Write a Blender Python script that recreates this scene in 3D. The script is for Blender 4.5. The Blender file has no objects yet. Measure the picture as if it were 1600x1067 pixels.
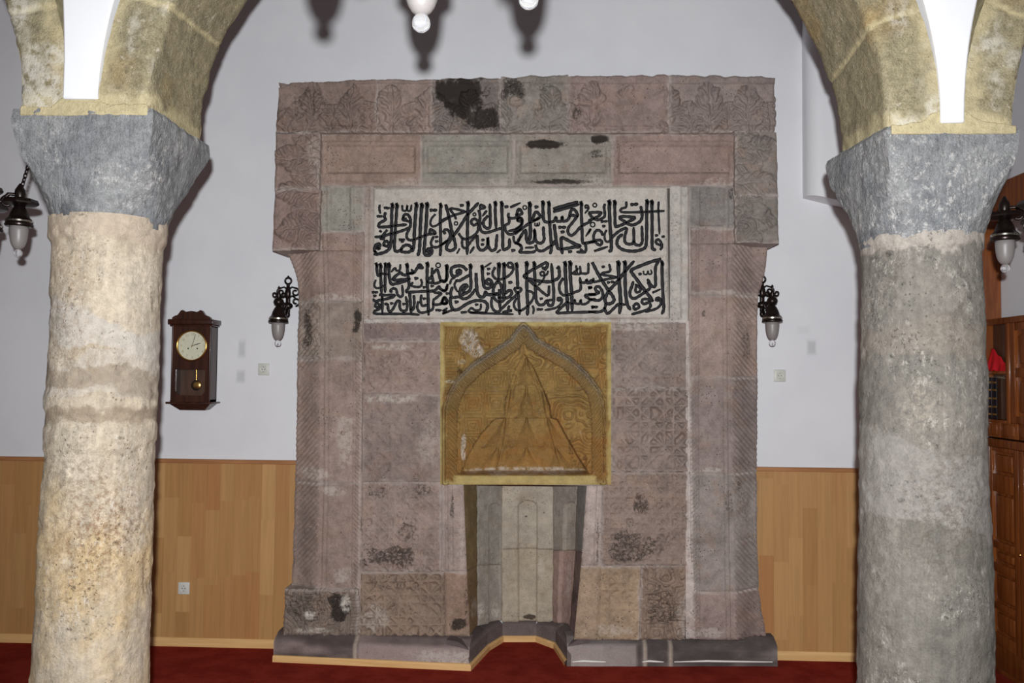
import bpy, bmesh, math, random
import numpy as np
from mathutils import Vector, Matrix

# ---------------------------------------------------------------- camera, light, exposure
SC = bpy.context.scene
COL = SC.collection
F = 1291.0
H = 1.9
yaw, pit, rol = [math.radians(a) for a in (2.2346, 2.3435, -0.5548)]
def _rot():
    cy, sy, cp, sp, cr, sr = math.cos(yaw), math.sin(yaw), math.cos(pit), math.sin(pit), math.cos(rol), math.sin(rol)
    Rz = np.array([[cy, -sy, 0], [sy, cy, 0], [0, 0, 1]])
    Rx = np.array([[1, 0, 0], [0, cp, -sp], [0, sp, cp]])
    Ry = np.array([[cr, 0, sr], [0, 1, 0], [-sr, 0, cr]])
    return Rz @ Rx @ Ry
RM = _rot()
cam_d = bpy.data.cameras.new('camera')
cam = bpy.data.objects.new('camera', cam_d)
COL.objects.link(cam)
cx_, cf_, cu_ = RM @ np.array([1, 0, 0]), RM @ np.array([0, 1, 0]), RM @ np.array([0, 0, 1])
cam.matrix_world = Matrix(((cx_[0], cu_[0], -cf_[0], 0), (cx_[1], cu_[1], -cf_[1], 0), (cx_[2], cu_[2], -cf_[2], H), (0, 0, 0, 1)))
cam_d.sensor_width = 36
cam_d.lens = F / 1600 * 36
cam_d.clip_start = 0.05
SC.camera = cam
SC.view_settings.view_transform = 'Standard'
SC.view_settings.look = 'None'
SC.view_settings.gamma = 1
SC.view_settings.exposure = 0.0
SC.view_settings.use_curve_mapping = False

world = bpy.data.worlds.new('world')
SC.world = world
world.use_nodes = True
world.node_tree.nodes['Background'].inputs[0].default_value = (1.0, 0.86, 0.78, 1)
world.node_tree.nodes['Background'].inputs[1].default_value = 0.16

# the photographer's flash, just above and behind the lens
fl = bpy.data.lights.new('flash', 'SPOT')
fl.energy = 1020
fl.spot_size = math.radians(104)
fl.spot_blend = 0.75
fl.shadow_soft_size = 0.028
fl.color = (0.96, 0.985, 1.0)
flo = bpy.data.objects.new('flash', fl)
COL.objects.link(flo)
_p = np.array([0, 0, H]) + cu_ * 0.155 - cf_ * 0.12
flo.matrix_world = Matrix.Translation(Vector(_p)) @ cam.matrix_world.to_3x3().to_4x4()

# ---------------------------------------------------------------- helpers: coordinates
WALL = 5.75
def ray(px, py):
    x = (np.asarray(px, float) - 800) / F
    y = (533.5 - np.asarray(py, float)) / F
    d = np.stack([x, np.ones_like(x), y], -1)
    return d @ RM.T
def at(px, py, Y):
    v = ray(px, py)
    return v * (np.asarray(Y, float) / v[..., 1])[..., None] + np.array([0, 0, H])
def atx(px, py, X):
    v = ray(px, py)
    return v * (np.asarray(X, float) / v[..., 0])[..., None] + np.array([0, 0, H])
def on_floor(px, py):
    v = ray(px, py)
    return v * (H / -v[..., 2])[..., None] + np.array([0, 0, H])

# ---------------------------------------------------------------- helpers: noise
def _h(ix, iy, iz, s):
    n = (ix.astype(np.int64) * 374761393 + iy.astype(np.int64) * 668265263 + iz.astype(np.int64) * 2147483647 + s * 974711) & 0xffffffff
    n = ((n ^ (n >> 13)) * 1274126177) & 0xffffffff
    n = ((n ^ (n >> 16)) * 2246822519) & 0xffffffff
    return ((n ^ (n >> 15)) & 0xffffff) / float(0xffffff)
def vn(x, y, z=None, s=0):
    x = np.asarray(x, float); y = np.asarray(y, float)
    z = np.zeros_like(x) if z is None else np.asarray(z, float)
    ix, iy, iz = np.floor(x), np.floor(y), np.floor(z)
    f = [x - ix, y - iy, z - iz]
    f = [t * t * (3 - 2 * t) for t in f]
    r = 0
    for a in (0, 1):
        for b in (0, 1):
            for c in (0, 1):
                w = (f[0] if a else 1 - f[0]) * (f[1] if b else 1 - f[1]) * (f[2] if c else 1 - f[2])
                r = r + w * _h(ix + a, iy + b, iz + c, s)
    return r * 2 - 1
def fbm(x, y, z=None, s=0, o=4):
    r = 0; a = 0.5; k = 1
    for i in range(o):
        r = r + a * vn(np.asarray(x) * k, np.asarray(y) * k, None if z is None else np.asarray(z) * k, s + i * 17)
        a *= 0.5; k *= 2.03
    return r
def sst(a, b, x):
    t = np.clip((x - a) / (b - a), 0, 1)
    return t * t * (3 - 2 * t)
def seg_dist(px, py, pts):
    d = np.full(px.shape, 1e9)
    for (x0, y0), (x1, y1) in zip(pts[:-1], pts[1:]):
        dx, dy = x1 - x0, y1 - y0
        t = np.clip(((px - x0) * dx + (py - y0) * dy) / (dx * dx + dy * dy + 1e-9), 0, 1)
        d = np.minimum(d, np.hypot(px - x0 - t * dx, py - y0 - t * dy))
    return d
def in_poly(px, py, pts):
    r = np.zeros(px.shape, bool)
    n = len(pts)
    for i in range(n):
        x0, y0 = pts[i]; x1, y1 = pts[(i + 1) % n]
        if y0 == y1: continue
        c = ((y0 > py) != (y1 > py)) & (px < (x1 - x0) * (py - y0) / (y1 - y0) + x0)
        r ^= c
    return r

# ---------------------------------------------------------------- helpers: objects
def srgb(r, g, b):
    f = lambda c: (c / 255 / 12.92) if c / 255 <= 0.04045 else ((c / 255 + 0.055) / 1.055) ** 2.4
    return (f(r), f(g), f(b), 1.0)
def link(name, me, m=None, parent=None, color=None):
    o = bpy.data.objects.new(name, me)
    COL.objects.link(o)
    if m is not None: me.materials.append(m)
    if parent is not None: o.parent = parent
    if color is not None: o.color = color
    return o
def mesh_np(name, co, faces, smooth=True, attrs=None):
    me = bpy.data.meshes.new(name)
    if isinstance(faces, np.ndarray) and faces.ndim == 2:
        nf, k = faces.shape
        me.vertices.add(len(co)); me.vertices.foreach_set('co', np.asarray(co, np.float32).ravel())
        me.loops.add(nf * k); me.loops.foreach_set('vertex_index', faces.astype(np.int32).ravel())
        me.polygons.add(nf)
        me.polygons.foreach_set('loop_start', np.arange(0, nf * k, k, dtype=np.int32))
        me.polygons.foreach_set('loop_total', np.full(nf, k, np.int32))
        me.update(calc_edges=True)
    else:
        me.from_pydata([tuple(c) for c in co], [], [tuple(f) for f in faces])
    me.validate()
    me.polygons.foreach_set('use_smooth', np.full(len(me.polygons), smooth))
    for k, v in (attrs or {}).items():
        a = me.attributes.new(k, 'FLOAT', 'POINT')
        a.data.foreach_set('value', np.asarray(v, np.float32).ravel())
    return me
def empty(name, loc, label=None, cat=None, group=None, parent=None, rz=0):
    o = bpy.data.objects.new(name, None)
    COL.objects.link(o); o.location = loc; o.rotation_euler = (0, 0, rz); o.empty_display_size = 0.1
    if parent: o.parent = parent
    if label: tag(o, label, cat, group)
    return o
def tag(o, label, cat, group=None):
    o['label'] = label; o['category'] = cat
    if group: o['group'] = group
    return o
def struct(o):
    o['kind'] = 'structure'; return o
class MB:
    """collects simple solids into one mesh"""
    def __init__(s): s.bm = bmesh.new()
    def box(s, a, b, bev=0.0, seg=1):
        t = bmesh.new()
        r = bmesh.ops.create_cube(t, size=1)
        a, b = Vector(a), Vector(b)
        for v in r['verts']:
            v.co = Vector(((a[i] + b[i]) / 2 + v.co[i] * (b[i] - a[i]) for i in range(3)))
        if bev: bmesh.ops.bevel(t, geom=list(t.edges), offset=bev, segments=seg, affect='EDGES', profile=0.5)
        s._add(t); return s
    def _add(s, t, M=None):
        if M is not None: bmesh.ops.transform(t, matrix=M, verts=t.verts)
        bmesh.ops.recalc_face_normals(t, faces=t.faces)
        me = bpy.data.meshes.new('t'); t.to_mesh(me); t.free(); s.bm.from_mesh(me); bpy.data.meshes.remove(me)
    def lathe(s, prof, c=(0, 0, 0), n=32, M=None, ph=0.0):
        t = bmesh.new(); rings = []
        for r, z in prof:
            if r < 1e-6: rings.append([t.verts.new((c[0], c[1], c[2] + z))])
            else: rings.append([t.verts.new((c[0] + r * math.cos(2 * math.pi * (i + ph) / n), c[1] + r * math.sin(2 * math.pi * (i + ph) / n), c[2] + z)) for i in range(n)])
        for A, B in zip(rings[:-1], rings[1:]):
            for i in range(n):
                j = (i + 1) % n
                q = [A[i % len(A)], A[j % len(A)], B[j % len(B)], B[i % len(B)]]
                u = []
                for v in q:
                    if v not in u: u.append(v)
                if len(u) > 2:
                    try: t.faces.new(u)
                    except ValueError: pass
        s._add(t, M); return s
    def tube(s, pts, r, n=10, closed=False):
        t = bmesh.new(); P = [Vector(p) for p in pts]; rings = []; N = len(P)
        rr = r if isinstance(r, (list, tuple)) else [r] * N
        up = None
        for i, p in enumerate(P):
            if closed: d = P[(i + 1) % N] - P[i - 1]
            else: d = P[min(i + 1, N - 1)] - P[max(i - 1, 0)]
            d.normalize()
            if up is None:
                up = Vector((0, 0, 1)) if abs(d.z) < .9 else Vector((1, 0, 0))
            a = d.cross(up).normalized(); b = a.cross(d).normalized(); up = b
            rings.append([t.verts.new(p + (a * math.cos(2 * math.pi * k / n) + b * math.sin(2 * math.pi * k / n)) * rr[i]) for k in range(n)])
        prs = list(zip(rings[:-1], rings[1:])) + ([(rings[-1], rings[0])] if closed else [])
        for A, B in prs:
            for k in range(n): t.faces.new((A[k], A[(k + 1) % n], B[(k + 1) % n], B[k]))
        if not closed:
            t.faces.new(rings[0]); t.faces.new(rings[-1])
        s._add(t); return s
    def prism(s, pts, fr, to):
        """polygon pts (2D) placed by fr(p) and to(p)"""
        t = bmesh.new()
        A = [t.verts.new(fr(p)) for p in pts]; B = [t.verts.new(to(p)) for p in pts]
        t.faces.new(A); t.faces.new(B[::-1]); n = len(pts)
        for i in range(n): t.faces.new((A[i], A[(i + 1) % n], B[(i + 1) % n], B[i]))
        s._add(t); return s
    def sphere(s, c, r, sx=1, sy=1, sz=1, n=16):
        t = bmesh.new(); bmesh.ops.create_uvsphere(t, u_segments=n, v_segments=max(6, n // 2), radius=r)
        s._add(t, Matrix.Translation(Vector(c)) @ Matrix.Diagonal((sx, sy, sz, 1))); return s
    def build(s, name, m, parent=None, smooth=None, color=None):
        me = bpy.data.meshes.new(name); s.bm.to_mesh(me); s.bm.free()
        if smooth is not None:
            me.polygons.foreach_set('use_smooth', np.full(len(me.polygons), True))
            me.set_sharp_from_angle(angle=math.radians(smooth))
        return link(name, me, m, parent, color)

# ---------------------------------------------------------------- helpers: materials
class NT:
    def __init__(s, name):
        s.m = bpy.data.materials.new(name); s.m.use_nodes = True
        s.t = s.m.node_tree; s.b = s.t.nodes['Principled BSDF']
        s.pos = None
    def n(s, typ, **kw):
        nd = s.t.nodes.new(typ)
        for k, v in kw.items(): setattr(nd, k, v)
        return nd
    def put(s, sock, v):
        if hasattr(v, 'is_output') or isinstance(v, bpy.types.NodeSocket): s.t.links.new(v, sock)
        else: sock.default_value = v
    def P(s, scale=(1, 1, 1), rot=(0, 0, 0)):
        if s.pos is None: s.pos = s.n('ShaderNodeNewGeometry').outputs['Position']
        if scale == (1, 1, 1) and rot == (0, 0, 0): return s.pos
        mp = s.n('ShaderNodeMapping'); s.put(mp.inputs[0], s.pos)
        mp.inputs['Scale'].default_value = scale; mp.inputs['Rotation'].default_value = rot
        return mp.outputs[0]
    def noise(s, scale, detail=4, rough=.55, vec=None, dist=0.0):
        nd = s.n('ShaderNodeTexNoise'); s.put(nd.inputs['Vector'], vec if vec is not None else s.P())
        nd.inputs['Scale'].default_value = scale; nd.inputs['Detail'].default_value = detail
        nd.inputs['Roughness'].default_value = rough; nd.inputs['Distortion'].default_value = dist
        return nd.outputs['Fac']
    def voro(s, scale, vec=None, feature='F1', out='Distance'):
        nd = s.n('ShaderNodeTexVoronoi', feature=feature); s.put(nd.inputs['Vector'], vec if vec is not None else s.P())
        nd.inputs['Scale'].default_value = scale
        return nd.outputs[out]
    def math(s, op, a, b=0.0, c=None, clamp=False):
        nd = s.n('ShaderNodeMath', operation=op, use_clamp=clamp)
        s.put(nd.inputs[0], a); s.put(nd.inputs[1], b)
        if c is not None: s.put(nd.inputs[2], c)
        return nd.outputs[0]
    def step(s, v, a, b, lo=0.0, hi=1.0):
        nd = s.n('ShaderNodeMapRange', interpolation_type='SMOOTHSTEP')
        s.put(nd.inputs[0], v); s.put(nd.inputs[1], a); s.put(nd.inputs[2], b)
        nd.inputs[3].default_value = lo; nd.inputs[4].default_value = hi
        return nd.outputs[0]
    def mix(s, f, a, b, blend='MIX'):
        nd = s.n('ShaderNodeMix', data_type='RGBA', blend_type=blend)
        s.put(nd.inputs[0], f); s.put(nd.inputs[6], a); s.put(nd.inputs[7], b)
        return nd.outputs[2]
    def attr(s, name):
        nd = s.n('ShaderNodeAttribute', attribute_name=name); return nd.outputs['Fac']
    def objcol(s): return s.n('ShaderNodeObjectInfo').outputs['Color']
    def sep(s, v):
        nd = s.n('ShaderNodeSeparateXYZ'); s.put(nd.inputs[0], v); return nd.outputs
    def val(s, c, f):
        """multiply colour by scalar"""
        nd = s.n('ShaderNodeVectorMath', operation='SCALE'); s.put(nd.inputs[0], c[:3] if isinstance(c, tuple) else c); s.put(nd.inputs[3], f); return nd.outputs[0]
    def bump(s, h, strength=.4, dist=.01, prev=None):
        nd = s.n('ShaderNodeBump'); s.put(nd.inputs['Height'], h)
        nd.inputs['Strength'].default_value = strength; nd.inputs['Distance'].default_value = dist
        if prev is not None: s.put(nd.inputs['Normal'], prev)
        return nd.outputs[0]
    def done(s, col, rough=.8, nrm=None, metal=0.0, spec=None, **kw):
        s.put(s.b.inputs['Base Color'], col); s.put(s.b.inputs['Roughness'], rough)
        s.b.inputs['Metallic'].default_value = metal
        if spec is not None: s.b.inputs['Specular IOR Level'].default_value = spec
        if nrm is not None: s.put(s.b.inputs['Normal'], nrm)
        for k, v in kw.items(): s.put(s.b.inputs[k.replace('_', ' ')], v)
        return s.m
def simple(name, c, rough=.5, metal=0.0, spec=None, var=.12, scale=30, **kw):
    t = NT(name); n = t.noise(scale, 3)
    col = t.val(c, t.step(n, .25, .75, 1 - var, 1 + var))
    return t.done(col, rough, None, metal, spec, **kw)

M = {}
# carved mihrab stone: the block's own colour, pits, pale crust, mortar in the joints, soot
def mat_carved(name, pits=1.0, mortar=(184, 171, 164), soot=(46, 39, 35), warm=(160, 132, 112), vary=1.0, warmth=.35, grey=(138, 134, 124), soft=False):
    t = NT(name); c = t.objcol()
    big = t.noise(3.2, 5, .62); mid = t.noise(15, 7, .72); fine = t.noise(85, 6, .78); grit = t.noise(240, 3, .7)
    f = t.math('ADD', t.math('MULTIPLY', t.step(big, .32, .68), .24), t.math('ADD', t.math('MULTIPLY', t.step(mid, .30, .70), .38), t.math('MULTIPLY', t.step(fine, .28, .72), .30)))
    f = t.math('ADD', f, t.math('MULTIPLY', t.step(grit, .3, .7), .14))
    col = t.val(c, t.math('MULTIPLY_ADD', f, vary, 1.05 - .53 * vary))
    wf = t.step(t.noise(5.5, 5, .65, t.P((1, 1, 1.4), (0, 0, .7))), .50, .66)
    col = t.mix(t.math('MULTIPLY', wf, warmth), col, t.val(srgb(*warm), t.math('ADD', .55, t.math('MULTIPLY', f, .85))))
    crust = t.step(t.noise(26, 8, .80), .57, .66)
    col = t.mix(t.math('MULTIPLY', crust, .34), col, srgb(186, 176, 166))
    dirt = t.step(t.noise(31, 8, .8, t.P((1.1, 1, .9), (0, .4, 0))), .58, .68)
    col = t.mix(t.math('MULTIPLY', dirt, .48), col, srgb(74, 62, 54))
    spm = t.math('MULTIPLY', t.step(t.voro(38), .13, .04), t.step(t.noise(9, 3), .43, .54))
    col = t.mix(t.math('MULTIPLY', spm, .7), col, srgb(200, 188, 176))
    pit = t.math('MULTIPLY', t.step(t.voro(48), .20, .09), t.step(t.noise(6.5, 3), .52, .60))
    pit = t.math('MAXIMUM', pit, t.step(t.voro(13), .055, .035))
    pit = t.math('MULTIPLY', pit, pits)
    col = t.mix(t.math('MULTIPLY', pit, .8), col, srgb(50, 42, 38))
    g = t.attr('grey')
    col = t.mix(t.math('MULTIPLY', g, .75), col, t.val(srgb(*grey), t.math('ADD', .7, t.math('MULTIPLY', f, .55))))
    ru = t.math('MULTIPLY', t.attr('rust'), t.step(mid, .3, .65, .45, 1.0))
    col = t.mix(t.math('MULTIPLY', ru, .5), col, t.val(srgb(150, 96, 44), t.math('ADD', .55, t.math('MULTIPLY', f, .8))))
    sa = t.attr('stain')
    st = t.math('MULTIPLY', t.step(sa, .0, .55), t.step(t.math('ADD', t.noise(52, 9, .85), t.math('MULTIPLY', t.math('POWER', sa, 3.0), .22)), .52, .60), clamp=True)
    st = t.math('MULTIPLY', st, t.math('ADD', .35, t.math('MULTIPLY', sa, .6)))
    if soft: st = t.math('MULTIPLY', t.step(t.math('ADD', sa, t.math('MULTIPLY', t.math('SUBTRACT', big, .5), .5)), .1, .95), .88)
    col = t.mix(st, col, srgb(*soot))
    pl = t.math('MULTIPLY', t.attr('pale'), t.step(t.noise(30, 8, .8), .40, .55), clamp=True)
    col = t.mix(pl, col, srgb(206, 198, 188))
    mo = t.math('MULTIPLY', t.attr('mortar'), t.step(t.noise(40, 6, .75), .25, .5, .45, 1.0))
    col = t.mix(t.math('MULTIPLY', mo, .85), col, t.val(srgb(*mortar), t.step(mid, .2, .8, .78, 1.12)))
    hgt = t.math('SUBTRACT', t.math('ADD', t.math('MULTIPLY', mid, .6), t.math('MULTIPLY', fine, .6)), t.math('MULTIPLY', pit, .9))
    return t.done(col, .88, t.bump(hgt, .75, .016), spec=.25)
M['carved'] = mat_carved('carved_pink_stone')
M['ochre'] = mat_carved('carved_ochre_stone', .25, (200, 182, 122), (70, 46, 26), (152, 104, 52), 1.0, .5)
M['niche'] = mat_carved('niche_stone', .6, (116, 98, 84), (58, 48, 40), (164, 142, 116), .8, .3)
M['plinth'] = mat_carved('worn_plinth_stone', 0, (190, 174, 160), (58, 50, 48), (150, 134, 128), .35, .2, soft=True)
M['panel'] = mat_carved('inscription_slab', .12, (188, 182, 174), (90, 84, 80), (188, 172, 156), .65, .3)

def mat_wall():
    t = NT('white_plaster'); n = t.noise(1.3, 4, .6); f = t.noise(45, 4)
    col = t.mix(t.step(n, .3, .7), srgb(214, 214, 218), srgb(222, 222, 225))
    P = t.P()
    # old rubbed marks on the plaster
    for mx, my, rx, rz, k in ((378, 545, .030, .07, .30), (376, 588, .035, .05, .30), (1268, 543, .034, .055, .32), (1255, 515, .05, .03, .08)):
        c = at(mx, my, WALL); mp = t.n('ShaderNodeVectorMath', operation='SUBTRACT'); t.put(mp.inputs[0], P); mp.inputs[1].default_value = tuple(float(q) for q in c)
        s = t.sep(mp.outputs[0])
        d = t.math('MAXIMUM', t.math('ABSOLUTE', t.math('DIVIDE', s[0], rx)), t.math('ABSOLUTE', t.math('DIVIDE', s[2], rz)))
        m_ = t.math('MULTIPLY', t.step(t.math('ADD', d, t.math('MULTIPLY', n, .6)), 1.5, .7), t.step(t.math('ABSOLUTE', s[1]), .2, .1))
        col = t.mix(t.math('MULTIPLY', m_, k), col, srgb(110, 110, 114))
    return t.done(col, .75, t.bump(t.math('ADD', t.noise(9, 3), t.math('MULTIPLY', f, .3)), .12, .01), spec=.25)
M['wall'] = mat_wall()
def mat_oak(name='oak_laminate', vertical=True):
    t = NT(name); s = t.sep(t.P())
    W = .098
    i = t.math('FLOOR', t.math('DIVIDE', s[0], W))
    wn = t.n('ShaderNodeTexWhiteNoise', noise_dimensions='1D'); t.put(wn.inputs['W'], i)
    off = t.math('MULTIPLY', wn.outputs['Value'], .9)
    j = t.math('FLOOR', t.math('DIVIDE', t.math('ADD', s[2], off), .52))
    cb = t.n('ShaderNodeCombineXYZ'); t.put(cb.inputs[0], i); t.put(cb.inputs[1], j)
    w2 = t.n('ShaderNodeTexWhiteNoise', noise_dimensions='2D'); t.put(w2.inputs['Vector'], cb.outputs[0])
    r = w2.outputs['Value']
    base = t.mix(r, srgb(172, 127, 78), srgb(190, 147, 96))
    base = t.mix(t.step(w2.outputs['Color'], .55, .95), base, srgb(174, 122, 76))
    vec = t.n('ShaderNodeVectorMath', operation='ADD'); t.put(vec.inputs[0], t.P((26, 1, 1.1))); t.put(vec.inputs[1], cb.outputs[0])
    g = t.noise(1.6, 6, .62, vec.outputs[0], .6)
    col = t.mix(t.step(g, .35, .7), base, t.val(base, .86))
    fx = t.math('FRACT', t.math('DIVIDE', s[0], W))
    seam = t.step(t.math('ABSOLUTE', t.math('SUBTRACT', fx, .5)), .485, .499)
    col = t.mix(t.math('MULTIPLY', seam, .35), col, srgb(120, 82, 50))
    return t.done(col, .42, None, spec=.4)
M['oak'] = mat_oak()
def mat_plainwood(name, a, b, rough=.4, axis=(1, 1, 22), scale=2.0, spec=.5, coat=0.0):
    t = NT(name); g = t.noise(scale, 5, .6, t.P(axis), .5)
    col = t.mix(t.step(g, .3, .7), srgb(*a), srgb(*b))
    return t.done(col, rough, None, spec=spec, Coat_Weight=coat)
M['rail'] = mat_plainwood('brown_rail_wood', (150, 100, 62), (172, 120, 78), .4, (1.5, 20, 20))
M['skirt'] = mat_plainwood('pale_skirting_wood', (206, 162, 106), (222, 180, 124), .4, (1.2, 20, 25))
M['cab'] = mat_plainwood('varnished_cabinet_wood', (108, 56, 25), (138, 78, 37), .24, (14, 14, 1.2), 2.2, .5, .3)
M['cabdark'] = mat_plainwood('cabinet_inner_wood', (58, 34, 20), (82, 50, 30), .5, (14, 14, 1.2), 2.2)
M['walnut'] = mat_plainwood('dark_walnut', (42, 21, 15), (66, 34, 23), .3, (22, 22, 1.5), 2.0, .4, .15)
def mat_carpet():
    t = NT('red_carpet'); a = t.noise(5, 5, .65); b = t.noise(260, 2, .7); c = t.noise(38, 5, .7)
    col = t.mix(t.step(a, .3, .7), srgb(126, 42, 35), srgb(150, 58, 46))
    col = t.mix(t.math('MULTIPLY', t.step(c, .52, .68), .30), col, srgb(158, 62, 48))
    col = t.val(col, t.step(b, .2, .8, .75, 1.15))
    return t.done(col, .95, t.bump(b, .6, .006), spec=.0)
M['carpet'] = mat_carpet()
def mat_tuff():
    t = NT('yellow_tuff'); big = t.noise(4, 5, .6); mid = t.noise(26, 5, .7); fine = t.noise(140, 4, .7)
    col = t.mix(t.step(big, .35, .65), srgb(136, 127, 103), srgb(148, 138, 111))
    col = t.mix(t.math('MULTIPLY', t.step(t.noise(2.6, 4), .5, .7), .6), col, srgb(154, 126, 78))
    col = t.val(col, t.math('ADD', .48, t.math('ADD', t.math('MULTIPLY', t.step(mid, .28, .72), .42), t.math('MULTIPLY', t.step(fine, .28, .72), .50))))
    w = t.math('MULTIPLY', t.step(t.noise(30, 6, .75), .56, .66), t.step(t.noise(4.5, 3), .45, .62))
    col = t.mix(t.math('MULTIPLY', w, .6), col, srgb(212, 200, 184))
    pit = t.math('MULTIPLY', t.step(t.voro(40), .13, .05), t.step(t.noise(5, 3), .5, .6))
    col = t.mix(t.math('MULTIPLY', pit, .6), col, srgb(86, 76, 62))
    mo = t.attr('mortar')
    col = t.mix(t.math('MULTIPLY', mo, .8), col, t.val(srgb(196, 182, 144), t.step(mid, .2, .8, .75, 1.1)))
    wp = t.attr('pale')
    col = t.mix(t.math('MULTIPLY', wp, t.step(mid, .36, .56)), col, srgb(206, 202, 194))
    hgt = t.math('SUBTRACT', t.math('ADD', mid, t.math('MULTIPLY', fine, .5)), pit)
    return t.done(col, .92, t.bump(hgt, .7, .014), spec=.15)
M['tuff'] = mat_tuff()
def mat_capital():
    t = NT('grey_trachyte'); big = t.noise(5, 5, .6); mid = t.noise(30, 5, .7); fine = t.noise(150, 4, .7)
    col = t.mix(t.step(big, .3, .7), srgb(114, 116, 119), srgb(138, 138, 138))
    col = t.val(col, t.math('ADD', .60, t.math('ADD', t.math('MULTIPLY', t.step(mid, .28, .72), .42), t.math('MULTIPLY', t.step(fine, .28, .72), .38))))
    w = t.math('MULTIPLY', t.step(t.noise(42, 8, .85, t.P((1, 1, .7))), .51, .61), t.step(t.noise(4.2, 3), .36, .60))
    col = t.mix(t.math('MULTIPLY', w, .78), col, srgb(196, 192, 188))
    vein = t.step(t.noise(19, 3, .5, t.P((1.6, 1, .8)), 2.0), .5, .515)
    d = t.math('MULTIPLY', t.step(t.noise(7, 4), .62, .72), .55)
    col = t.mix(d, col, srgb(62, 64, 70))
    tool = t.noise(12, 2, .5, t.P((6, 6, 1.0), (.35, .2, 0)))
    hgt = t.math('ADD', mid, t.math('ADD', t.math('MULTIPLY', fine, .5), t.math('MULTIPLY', tool, .5)))
    return t.done(col, .85, t.bump(hgt, .8, .016), spec=.25)
M['capital'] = mat_capital()
def mat_shaft(name, A, B, C, speck, bands, specks=1.0, wht=.6, rough=.8, gloss=.3, spots=()):
    """old limewashed shaft: base A/B, lower tone C, crust, brown pits, plaster bands (z, half height, colour, strength, slope)"""
    t = NT(name); s = t.sep(t.P())
    big = t.noise(3.4, 5, .62, t.P((1, 1, .7))); mid = t.noise(24, 7, .75); fine = t.noise(110, 6, .78)
    streak = t.noise(5, 6, .7, t.P((5, 5, .6)))
    col = t.mix(t.step(big, .35, .65), srgb(*A), srgb(*B))
    col = t.mix(t.step(t.math('ADD', s[2], t.math('MULTIPLY', big, .5)), 1.85, 1.45), col, t.mix(t.step(big, .35, .65), srgb(*C), srgb(*B)))
    col = t.val(col, t.math('ADD', .52, t.math('ADD', t.math('MULTIPLY', t.step(mid, .28, .72), .38), t.math('MULTIPLY', t.math('ADD', t.step(fine, .28, .72), t.step(streak, .32, .68)), .28))))
    w = t.math('MULTIPLY', t.step(t.noise(40, 9, .85, t.P((1, 1, .6))), .52, .62), t.step(t.noise(3.6, 4), .40, .60))
    col = t.mix(t.math('MULTIPLY', w, wht), col, srgb(222, 215, 204))
    p1 = t.math('MULTIPLY', t.step(t.noise(50, 8, .8), .56, .66), t.step(t.noise(3.6, 5, .65), .48, .64))
    p2 = t.math('MULTIPLY', t.step(t.voro(46), .20, .10), t.step(t.noise(5.0, 3), .54, .64))
    p1 = t.math('MAXIMUM', p1, p2)
    col = t.mix(t.math('MULTIPLY', p1, .6 * specks), col, srgb(*speck))
    wob = t.math('ADD', t.math('MULTIPLY', t.math('SUBTRACT', t.noise(3.0, 4, .6), .5), .30), t.math('MULTIPLY', t.math('SUBTRACT', t.noise(22, 6, .75), .5), .06))
    z = t.math('ADD', s[2], wob)
    for bz, bh, bc, k, sl in bands:
        d = t.math('ABSOLUTE', t.math('SUBTRACT', t.math('ADD', z, t.math('MULTIPLY', s[0], sl)), bz))
        f = t.step(d, bh + .012, bh - .010)
        f = t.math('MULTIPLY', f, t.step(t.noise(28, 7, .8), .28, .46, .45, 1.0))
        col = t.mix(t.math('MULTIPLY', f, k), col, t.val(srgb(*bc), t.math('ADD', .78, t.math('MULTIPLY', t.step(mid, .28, .72), .30))))
    for px_, py_, Y_, r, c_ in spots:
        c3 = at(px_, py_, Y_)
        vs = t.n('ShaderNodeVectorMath', operation='DISTANCE'); t.put(vs.inputs[0], t.P()); vs.inputs[1].default_value = tuple(float(q) for q in c3)
        f = t.math('MULTIPLY', t.step(vs.outputs['Value'], r, r * .2), t.step(t.noise(46, 8, .82), .44, .62))
        col = t.mix(t.math('MULTIPLY', f, .62), col, srgb(*c_))
    hgt = t.math('SUBTRACT', t.math('ADD', mid, t.math('MULTIPLY', fine, .45)), t.math('MULTIPLY', p1, .6))
    return t.done(col, rough, t.bump(hgt, .8, .014), spec=gloss)
M['shaftL'] = mat_shaft('cream_limewashed_stone', (184, 169, 148), (196, 183, 164), (202, 177, 137), (118, 84, 60),
    [(2.50, .075, (188, 170, 152), .7, 0), (1.88, .09, (196, 188, 178), .6, 0), (1.60, .055, (200, 192, 182), .85, .25), (1.505, .05, (144, 126, 106), .6, .2), (1.715, .030, (148, 130, 110), .7, 0)], 1.0, .6,
    spots=[(95, 560, 3.25, .30, (150, 128, 104)), (110, 730, 3.25, .22, (120, 104, 88)), (130, 860, 3.22, .34, (126, 92, 64)), (180, 800, 3.24, .26, (130, 96, 70)), (90, 430, 3.25, .30, (150, 124, 98))])
M['shaftR'] = mat_shaft('grey_limewashed_stone', (122, 117, 110), (134, 128, 120), (116, 112, 104), (82, 74, 66),
    [(2.47, .05, (186, 176, 166), .8, 0), (1.86, .15, (160, 154, 148), .75, .25), (2.06, .06, (150, 140, 128), .5, 0)], .7, .5,
    spots=[(1372, 410, 3.27, .20, (52, 48, 44)), (1366, 450, 3.27, .16, (60, 54, 50)), (1490, 520, 3.26, .18, (110, 98, 86)), (1440, 640, 3.22, .16, (176, 164, 148)), (1500, 760, 3.24, .3, (96, 84, 74)), (1470, 850, 3.22, .25, (100, 90, 80))])
M['paint'] = simple('black_letter_paint', srgb(30, 29, 32), .6, 0, .25, .25, 60)
M['iron'] = simple('dark_bronze_iron', srgb(38, 28, 26), .32, .6, .5, .2, 60)
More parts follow.
